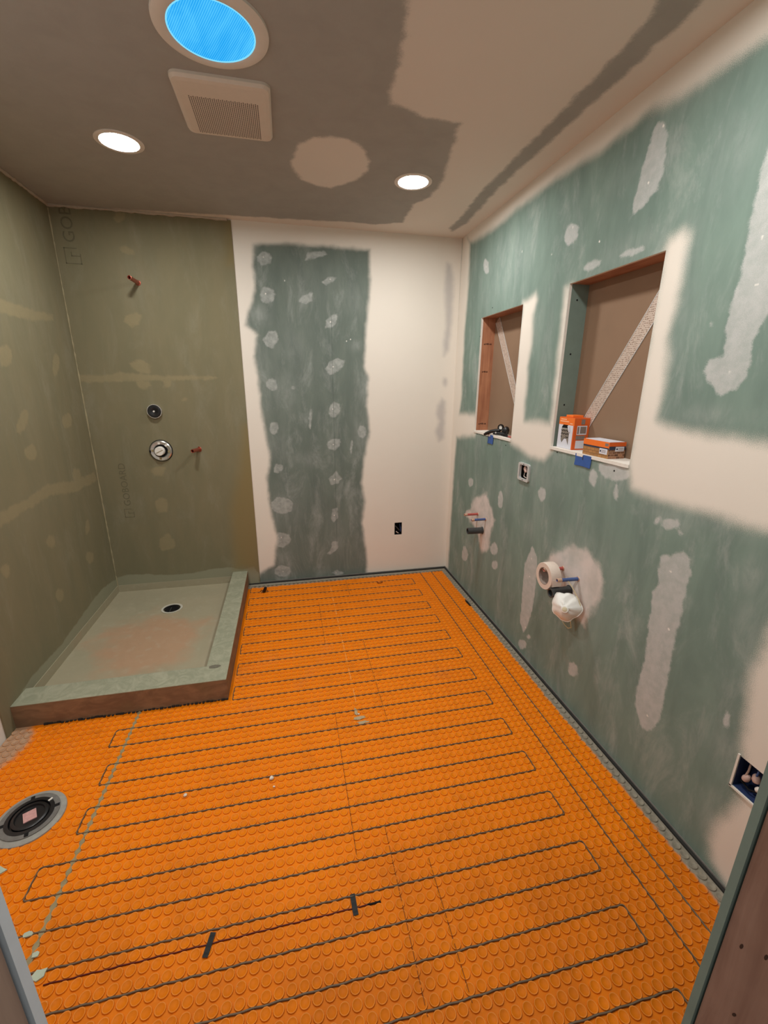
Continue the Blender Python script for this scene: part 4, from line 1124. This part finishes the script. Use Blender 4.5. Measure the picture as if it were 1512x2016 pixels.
# ------------------------------------------------------------------ electrical boxes
def elbox(label, M, w, h, depth, shell, ring=None, nuts=(), wires=(), loc=(0, 0, 0)):
    """local frame: x right, z up, -y out of the wall, +y into the wall"""
    t = thing('electrical_box', label, 'electrical box', loc, 'open electrical boxes')
    b = MB(M)
    k = 0.0015
    for (x0, x1, z0, z1) in ((-w / 2, -w / 2 + k, -h / 2, h / 2), (w / 2 - k, w / 2, -h / 2, h / 2), (-w / 2, w / 2, -h / 2, -h / 2 + k), (-w / 2, w / 2, h / 2 - k, h / 2)):
        b.box(x0, x1, 0.001, depth, z0, z1)
    b.box(-w / 2, w / 2, depth, depth + k, -h / 2, h / 2)
    b.build('box_shell', shell, t)
    if ring:
        rw, rh, ow, oh, out = ring
        A, Bq = rrect(rw, rh, 0.012, 4), rrect(ow, oh, 0.012, 4)
        n = len(A)
        vs = [(x, -out, z) for x, z in A] + [(x, -out, z) for x, z in Bq] + [(x, 0.004, z) for x, z in A] + [(x, 0.0, z) for x, z in Bq]
        fs = []
        for i in range(n):
            j = (i + 1) % n
            fs += [(i, j, n + j, n + i), (n + i, n + j, 3 * n + j, 3 * n + i), (i, 2 * n + i, 2 * n + j, j)]
        MB(M).add(vs, fs).build('plaster_ring', M_steel, t, 40)
        for s in (-1, 1):
            MB(M).lathe([(0.003, out), (0.003, out + .001), (0, out + .0014)], (0, 0, s * (rh + oh) / 2), '-y', 8).build('screw', M_blackmatte, t)
    for (x, z, y, r, tilt, m) in nuts:
        Q = M @ Matrix.Translation((x, y, z)) @ Matrix.Rotation(tilt, 4, 'Y')
        MB(Q).lathe([(0, -0.011), (r * .8, -.011), (r, -.004), (r * .8, .008), (r * .4, .013), (0, .0135)], (0, 0, 0), 'z', 10).build('wire_nut', m, t, 40)
    for P, r, m in wires:
        MB(M).tube(P, r, 6).build('wire', m, t, 60)
    return t
M_nut = plain('dusty_wire_nut', S(206, 176, 166), .6, var=.15)
M_wred = plain('wire_dusty_white', S(202, 186, 176), .5, var=.15)
RM = Matrix(((0, 1, 0, 0), (-1, 0, 0, 0), (0, 0, 1, 0), (0, 0, 0, 1)))    # right wall: local x -> -y, local y -> +x
elbox('steel electrical box with pale wire nuts below the recesses', RM, 0.088, 0.086, 0.055, M_dark, (0.041, 0.037, 0.055, 0.048, 0.010),
      [(-0.020, 0.018, 0.014, .009, 0.3, M_nut), (0.002, 0.010, 0.006, .011, -0.5, M_nut)],
      [([(-0.018, 0.020, 0.006), (-0.026, 0.016, -0.012), (-0.020, 0.010, -0.028), (0.0, 0.010, -0.032), (0.024, 0.016, -0.024)], 0.0028, M_wred),
       ([(0.008, 0.014, -0.004), (0.020, 0.012, -0.002), (0.024, 0.018, 0.006), (0.02, 0.03, 0.012)], 0.0026, M_wred),
       ([(-0.01, 0.02, -0.02), (0.012, 0.014, -0.014), (0.026, 0.02, -0.006)], 0.0026, M_wire)], (0, -1.093, 1.033))
elbox('low blue electrical box full of wires beside the door jamb', RM, 0.073, 0.107, 0.06, M_boxblue, None,
      [(-0.016, -0.010, 0.016, .010, 0.4, M_nut), (0.004, 0.008, 0.02, .011, -0.2, M_nut), (0.022, -0.014, 0.018, .009, 0.8, M_whiteplastic), (.026, .016, .02, .008, .1, M_wire)],
      [([(-0.024, 0.03, 0.04), (-0.016, 0.015, 0.016), (-0.018, 0.012, -0.004)], .0026, M_wire), ([(0.0, 0.03, 0.045), (0.006, 0.016, 0.024), (0.004, 0.016, 0.014)], .0026, M_blue),
       ([(-0.03, 0.02, -0.034), (0.0, 0.012, -0.036), (0.028, 0.02, -0.022)], .003, M_blackmatte)], (0, -2.4505, 0.3995))
for (a, b, c, d) in ((-.042, -.036, -.058, .058), (-.042, .042, -.060, -.054)):
    bm_ = MB(RM).box(a, b, -0.004, 0.0005, c, d)
    bm_.build('plaster_edge', M_gyp, [o for o in bpy.data.objects if o.name.startswith('electrical_box') and abs(o.location.y + 2.4505) < .01][0])
IM = Matrix.Identity(4)
elbox('small dark electrical box near the floor in the white back wall', IM, 0.060, 0.101, 0.06, M_dark, None, [],
      [([(-0.022, 0.010, 0.022), (-0.006, 0.008, 0.004), (0.012, 0.010, -0.018)], .0045, M_abs), ([(-0.014, 0.012, -0.026), (-0.004, 0.008, -0.036), (0.004, 0.008, -0.040)], .004, M_wred),
       ([(0.020, 0.03, 0.03), (0.022, 0.012, 0.0), (0.022, 0.010, -0.03)], .004, M_boxblue)], (-0.416, 0, 0.3735))

# ------------------------------------------------------------------ stub-outs on the right wall
stub('supply_pipe', 'red water supply pipe stub nearest the back corner', 'pipe', (0, -0.557, 0.637), (-0.098, -0.557, 0.637), 0.0080, M_red, 'x', M_brass, 0.012, 'water supply stubs')
stub('supply_pipe', 'blue water supply pipe stub beside the red one', 'pipe', (0, -0.677, 0.637), (-0.100, -0.677, 0.637), 0.0080, M_blue, 'x', M_brass, 0.012, 'water supply stubs')
stub('drain_pipe', 'grey black drain pipe stub below the red and blue pipes', 'pipe', (0, -0.640, 0.547), (-0.104, -0.636, 0.548), 0.0215, M_abs, 'x', None, 0.026, 'sink drain stubs')
stub('supply_pipe', 'blue water supply pipe stub above the hanging white mask', 'pipe', (0, -1.628, 0.651), (-0.104, -1.626, 0.652), 0.0082, M_blue, 'x', M_brass, 0.012, 'water supply stubs')
stub('supply_pipe', 'water supply pipe stub inside the masking tape roll', 'pipe', (0, -1.515, 0.653), (-0.100, -1.515, 0.653), 0.0080, M_red, 'x', M_brass, 0.012, 'water supply stubs')
stub('drain_pipe', 'grey black drain pipe stub behind the white mask', 'pipe', (0, -1.580, 0.570), (-0.100, -1.582, 0.568), 0.0215, M_abs, 'x', None, 0.026, 'sink drain stubs')

roll = thing('masking_tape_roll', 'cream masking tape roll hung on a pipe stub', 'tape roll', (-0.072, -1.515, 0.653 - 0.0300))
MB().lathe([(0.0415, -0.026), (0.0630, -0.026), (0.0640, -0.024), (0.0640, 0.024), (0.0630, 0.026), (0.0415, 0.026)], (0, 0, 0), 'x', 48, closed=True).build('tape_winding', M_masking, roll, 40)
MB().lathe([(0.0385, -0.0262), (0.0412, -0.0262), (0.0412, 0.0262), (0.0385, 0.0262)], (0, 0, 0), 'x', 48, closed=True).build('cardboard_core', M_cardcore, roll, 40)
MB().box(-0.020, 0.025, -0.0655, -0.0635, -0.028, 0.004).build('tape_end', M_masking, roll)

# dust mask hanging from the blue stub
mk = thing('dust_mask', 'crumpled white dust mask with round valve hanging by its straps', 'mask', (-0.060, -1.652, 0.532))
rings, seg = 9, 40
outline = []
for i in range(seg):
    a = 2 * math.pi * i / seg
    r = 0.064 * (1 + 0.05 * math.sin(3 * a + .6) + 0.045 * math.sin(5 * a + 1.9) + 0.02 * math.sin(9 * a))
    if math.cos(a) < -0.2:
        r *= 1 - 0.06 * abs(math.sin(4 * a))
    outline.append((r * math.cos(a), r * math.sin(a) * 0.98))
vs, fs = [], []
for shell in (0, 1):
    for k in range(rings):
        t = 1 - k / (rings - 1)
        for i in range(seg):
            x, z = outline[i]
            hgt = 0.046 * (1 - t ** 2.3) - shell * 0.0025
            fold = 0.0035 * math.sin(7 * (x * 14 + z * 9)) * t * (1 - t) * 3
            vs.append((x * t, -(hgt + fold), z * t))
    if shell == 0:
        n0 = len(vs)
for shell in (0, 1):
    o = shell * n0
    for k in range(rings - 1):
        for i in range(seg):
            j = (i + 1) % seg
            fs.append((o + k * seg + i, o + k * seg + j, o + (k + 1) * seg + j, o + (k + 1) * seg + i))
for i in range(seg):
    j = (i + 1) % seg
    fs.append((i, j, n0 + j, n0 + i))
MT = RM @ Matrix.Rotation(0.72, 4, 'Z') @ Matrix.Rotation(-0.28, 4, 'X')
MB(MT).add(vs, fs).build('mask_cup', M_mask, mk, 60)
MB(MT).lathe([(0.0, 0.046), (0.015, 0.046), (0.017, 0.049), (0.015, 0.053), (0.011, 0.054)], (0.006, 0, -0.004), '-y', 24).build('valve_ring', M_mask, mk, 40)
MB(MT).lathe([(0.0115, 0.0535), (0.010, 0.0548), (0, 0.0552)], (0.006, 0, -0.004), '-y', 20).build('valve_disc', plain('valve_cream', S(216, 206, 176), .6), mk, 40)
rim = [(x * 1.0, -0.0005, z * 1.0) for x, z in outline]
MB(MT).tube(rim + [rim[0]], 0.0024, 6).build('rim_seam', M_mask, mk, 60)
MB().tube([(0.0, 0.030, 0.128), (0.016, 0.0, 0.095), (0.034, -0.034, 0.045), (0.044, -0.050, 0.0)], 0.0016, 6).build('strap', M_strap, mk, 60)
MB().tube([(-0.002, -0.045 + 0.0, -0.05), (0.010, -0.040, -0.085), (0.016, -0.012, -0.105), (0.018, 0.016, -0.104), (0.012, 0.044, -0.084), (-0.004, 0.05, -0.048)], 0.0014, 6).build('strap', M_strap, mk, 60)

# ------------------------------------------------------------------ blue tape flags under the recesses
def flag(y0, y1, z0, z1, label):
    t = thing('blue_tape_piece', label, 'tape', (0, (y0 + y1) / 2, z1), 'blue tape flags under the recesses')
    w = (y1 - y0) / 2
    m = MB()
    P = [(-w, 0), (w, 0), (w * .96, (z0 - z1) * .5), (w * 1.02, z0 - z1), (0, (z0 - z1) * .96), (-w * .98, z0 - z1), (-w * 1.03, (z0 - z1) * .5)]
    m.prism(P, -0.0045, -0.0030, 'x')
    m.build('tape_face', M_tapeblue, t)
    MB().box(-0.0052, -0.0045, -w * .05, w * .05, (z0 - z1) * .42, -0.004).build('pen_mark', M_navy, t)
flag(-0.700, -0.628, 1.128, 1.184, 'small blue tape square under the far recess')
flag(-1.604, -1.500, 1.147, 1.198, 'wide blue tape piece under the recess holding the boxes')

# ------------------------------------------------------------------ boxes in the near recess
ZS = N2[2] + 0.001
b1 = thing('grate_box', 'tall orange and white box with a window showing a metal drain grate', 'box', (0.018, -1.436, ZS), 'orange boxes in the recess')
w, d, h = 0.112, 0.078, 0.142       # along +y, along +x, up
MB().box(0, d, 0, w, 0, h, bev=0.001).build('carton', M_orangebox2, b1)
fr = MB()
fr.prism([(0.006, 0.001), (w, 0.001), (w, 0.108), (0.006, 0.108)], -0.0012, 0.0, 'x')
fr.build('front_panel', M_whitecard, b1)
MB().prism([(0.0, 0.108), (w, 0.108), (w, h - .001), (0.0, h - .001)], -0.0012, 0.0, 'x').build('front_band', M_orangebox, b1)
P = [(0.078, 0.108), (0.044, 0.108), (0.036, 0.085), (0.030, 0.080), (0.030, 0.020), (0.046, 0.046), (0.062, 0.046), (0.078, 0.026), (0.087, 0.040), (0.088, 0.095)]
MB().prism(P, -0.0017, -0.0011, 'x').build('window', M_dark, b1)
P = [(0.040, 0.090), (0.030, 0.080), (0.030, 0.022), (0.046, 0.048), (0.062, 0.048), (0.077, 0.028), (0.086, 0.041), (0.087, 0.090)]
grate = MB().prism(P, -0.0022, -0.0016, 'x').build('grate', plain('brushed_grate', S(150, 140, 130), .4, .4), b1)
gm = MB()
for r_ in range(3):
    for c_ in range(6):
        cy, cz = 0.036 + c_ * 0.0095, 0.082 - r_ * 0.0145
        if r_ == 2 and 1 < c_ < 5:
            continue
        a = 0.8 if (r_ + c_) % 2 else -0.8
        gm.prism([(cy + .0055 * math.cos(t) * math.sin(a) * 1.1 - .002 * math.sin(t) * math.cos(a), cz + .0055 * math.cos(t) * math.cos(a) + .002 * math.sin(t) * math.sin(a)) for t in [i * math.pi / 4 for i in range(8)]], -0.0026, -0.0021, 'x')
gm.build('grate_slots', M_dark, grate)
MB().prism([(0.040, 0.0905), (0.087, 0.0905), (0.087, 0.093), (0.040, 0.093)], -0.0026, -0.002, 'x').build('grate_edge', M_steel, grate)
MB().prism([(0.044, 0.104), (0.030, 0.104), (0.024, 0.079), (0.030, 0.076), (0.034, 0.084)], -0.004, -0.0026, 'x').build('torn_flap', M_whitecard, b1)
for (z, y0, y1) in ((0.130, 0.058, 0.100), (0.121, 0.040, 0.104), (0.1135, 0.012, 0.030)):
    MB().prism([(y0, z), (y1, z), (y1, z + .0042), (y0, z + .0042)], -0.0016, -0.0011, 'x').build('print_line', plain('pale_print', S(250, 190, 150), .6), b1)
MB().box(0.012, d - .012, w * .3, w * .75, h, h + .010, bev=.002).build('carry_tab', M_orangebox, b1)
for (x0, x1, z0, z1, m_) in ((.016, .066, .068, .108, M_whitecard), (.032, .062, .074, .104, M_greycard), (.018, .026, .072, .104, M_greycard), (.014, .060, .046, .064, M_greycard), (.016, .060, .006, .042, M_whitecard), (.034, .052, .114, .136, M_greycard)):
    k = 0.0006 if m_ is M_whitecard else 0.0012
    MB().box(x0, x1, -k, 0, z0, z1).build('side_label', m_, b1)

b2 = thing('tile_trim_box', 'low wide box with orange lid and brick-print sides', 'box', (0.008, -1.684, ZS), 'orange boxes in the recess', (0, 0, 0.03))
w, d, h = 0.150, 0.078, 0.066
def brickprint(name, c1, c2, mo, sc):
    N = Nodes(name)
    b = N.n('ShaderNodeTexBrick')
    v = N.n('ShaderNodeMapping')
    v.inputs['Rotation'].default_value = (math.pi / 2, 0, 0) if sc > 0 else (0, math.pi / 2, math.pi / 2)
    N.link(N.local(), v.inputs['Vector'])
    N.link(v.outputs[0], b.inputs['Vector'])
    b.inputs['Scale'].default_value = abs(sc)
    for i, c_ in enumerate((c1, c2, mo)):
        b.inputs[1 + i].default_value = c_
    return N.done(b.outputs[0], .55)
M_tan = brickprint('tan_tile_print', S(176, 128, 78), S(156, 112, 68), S(128, 92, 60), -22)
M_brick = brickprint('brick_print', S(170, 122, 92), S(96, 66, 50), S(190, 150, 120), 26)
MB().box(0, d, 0, w, 0, h - .001, bev=.001).build('carton', M_brick, b2)
MB().box(-0.0008, 0.0, 0.001, w - .001, 0.001, 0.036).build('front_print', M_tan, b2)
MB().box(-0.0009, 0.0, 0.001, w - .001, 0.036, 0.047).build('navy_band', M_navy, b2)
MB().box(0.001, d - .001, -0.0009, 0.0, 0.036, 0.050).build('navy_band', M_navy, b2)
MB().box(-0.0014, 0.0, 0.0, w, 0.043, h).build('lid_front', M_orangebox, b2)
MB().box(0.0, d, -0.0014, 0.0, 0.050, h).build('lid_side', M_orangebox2, b2)
MB().box(0.004, d - .004, 0.004, w - .004, h - .001, h + .001).build('lid_top', M_whitecard, b2)
MB().box(-0.0019, 0.0, 0.006, 0.050, 0.016, 0.038, bev=.0003).build('sticker', M_whitecard, b2)
MB().box(0.030, 0.070, -0.0019, 0.0, 0.030, 0.048, bev=.0003).build('sticker', M_whitecard, b2)
MB().box(-0.0023, 0.0, 0.040, 0.047, 0.024, 0.031).build('sticker_mark', M_navy, b2)
MB().box(0.033, 0.040, -0.0023, 0.0, 0.036, 0.042).build('sticker_mark', M_navy, b2)
for q in range(3):
    MB().box(-0.0022, 0.0, 0.014, 0.038, 0.022 + q * .0045, 0.0235 + q * .0045).build('sticker_line', M_greycard, b2)
    MB().box(0.043, 0.066, -0.0022, 0.0, 0.034 + q * .004, 0.0353 + q * .004).build('sticker_line', M_greycard, b2)
MB().box(-0.0018, 0.0, 0.004, 0.022, 0.050, 0.061).build('lid_badge', M_greycard, b2)

# ------------------------------------------------------------------ black snips in the far recess
ZT = N1[2] + 0.001
tl = thing('snips', 'black handled snips lying on the sill of the far recess', 'snips', (0.03, -0.68, ZT))
def blob(P, r, m_, nm, seg=10):
    MB().tube(P, 0.01, seg, radii=r).build(nm, m_, tl, 60)
blob([(-0.060, 0.055, -0.004), (-0.050, 0.045, 0.004), (-0.030, 0.022, 0.018), (-0.008, -0.005, 0.026), (0.006, -0.025, 0.028)], [0.007, 0.0105, 0.0115, 0.0115, 0.010], M_black, 'handle')
blob([(-0.030, -0.01, 0.010), (-0.015, -0.03, 0.012), (0.005, -0.055, 0.012), (0.012, -0.075, 0.010)], [0.007, 0.009, 0.010, 0.008], M_black, 'handle')
MB(Matrix.Translation((0.012, -0.020, 0.046)) @ Matrix.Rotation(0.5, 4, 'Z')).lathe([(0.013, -0.006), (0.0195, -0.006), (0.0205, 0.0), (0.0195, 0.006), (0.013, 0.006), (0.0125, 0.0)], (0, 0, 0), 'x', 24, closed=True).build('finger_ring', M_black, tl, 50)
MB(Matrix.Translation((0.012, -0.020, 0.046)) @ Matrix.Rotation(0.5, 4, 'Z')).lathe([(0.0, -0.002), (0.0125, -0.002), (0.0125, 0.002), (0, 0.002)], (0, 0, 0), 'x', 24).build('ring_insert', M_whiteplastic, tl, 50)
blob([(0.022, -0.048, 0.002), (0.025, -0.055, 0.022), (0.026, -0.064, 0.040), (0.026, -0.070, 0.052)], [0.019, 0.022, 0.020, 0.010], M_black, 'spring_housing', 14)
blob([(0.000, -0.060, 0.008), (0.000, -0.110, 0.008), (-0.002, -0.150, 0.0065)], [0.008, 0.007, 0.005], M_blackmatte, 'blade')
blob([(-0.002, -0.150, 0.0065), (-0.003, -0.190, 0.0060), (-0.004, -0.218, 0.0055)], [0.005, 0.0055, 0.005], plain('red_grip', S(176, 92, 84), .5), 'grip_end')
MB().lathe([(0.005, 0.0), (0.005, 0.004), (0, 0.005)], (-0.030, -0.045, 0.018), '-x', 12).build('pivot', M_steel, tl, 40)
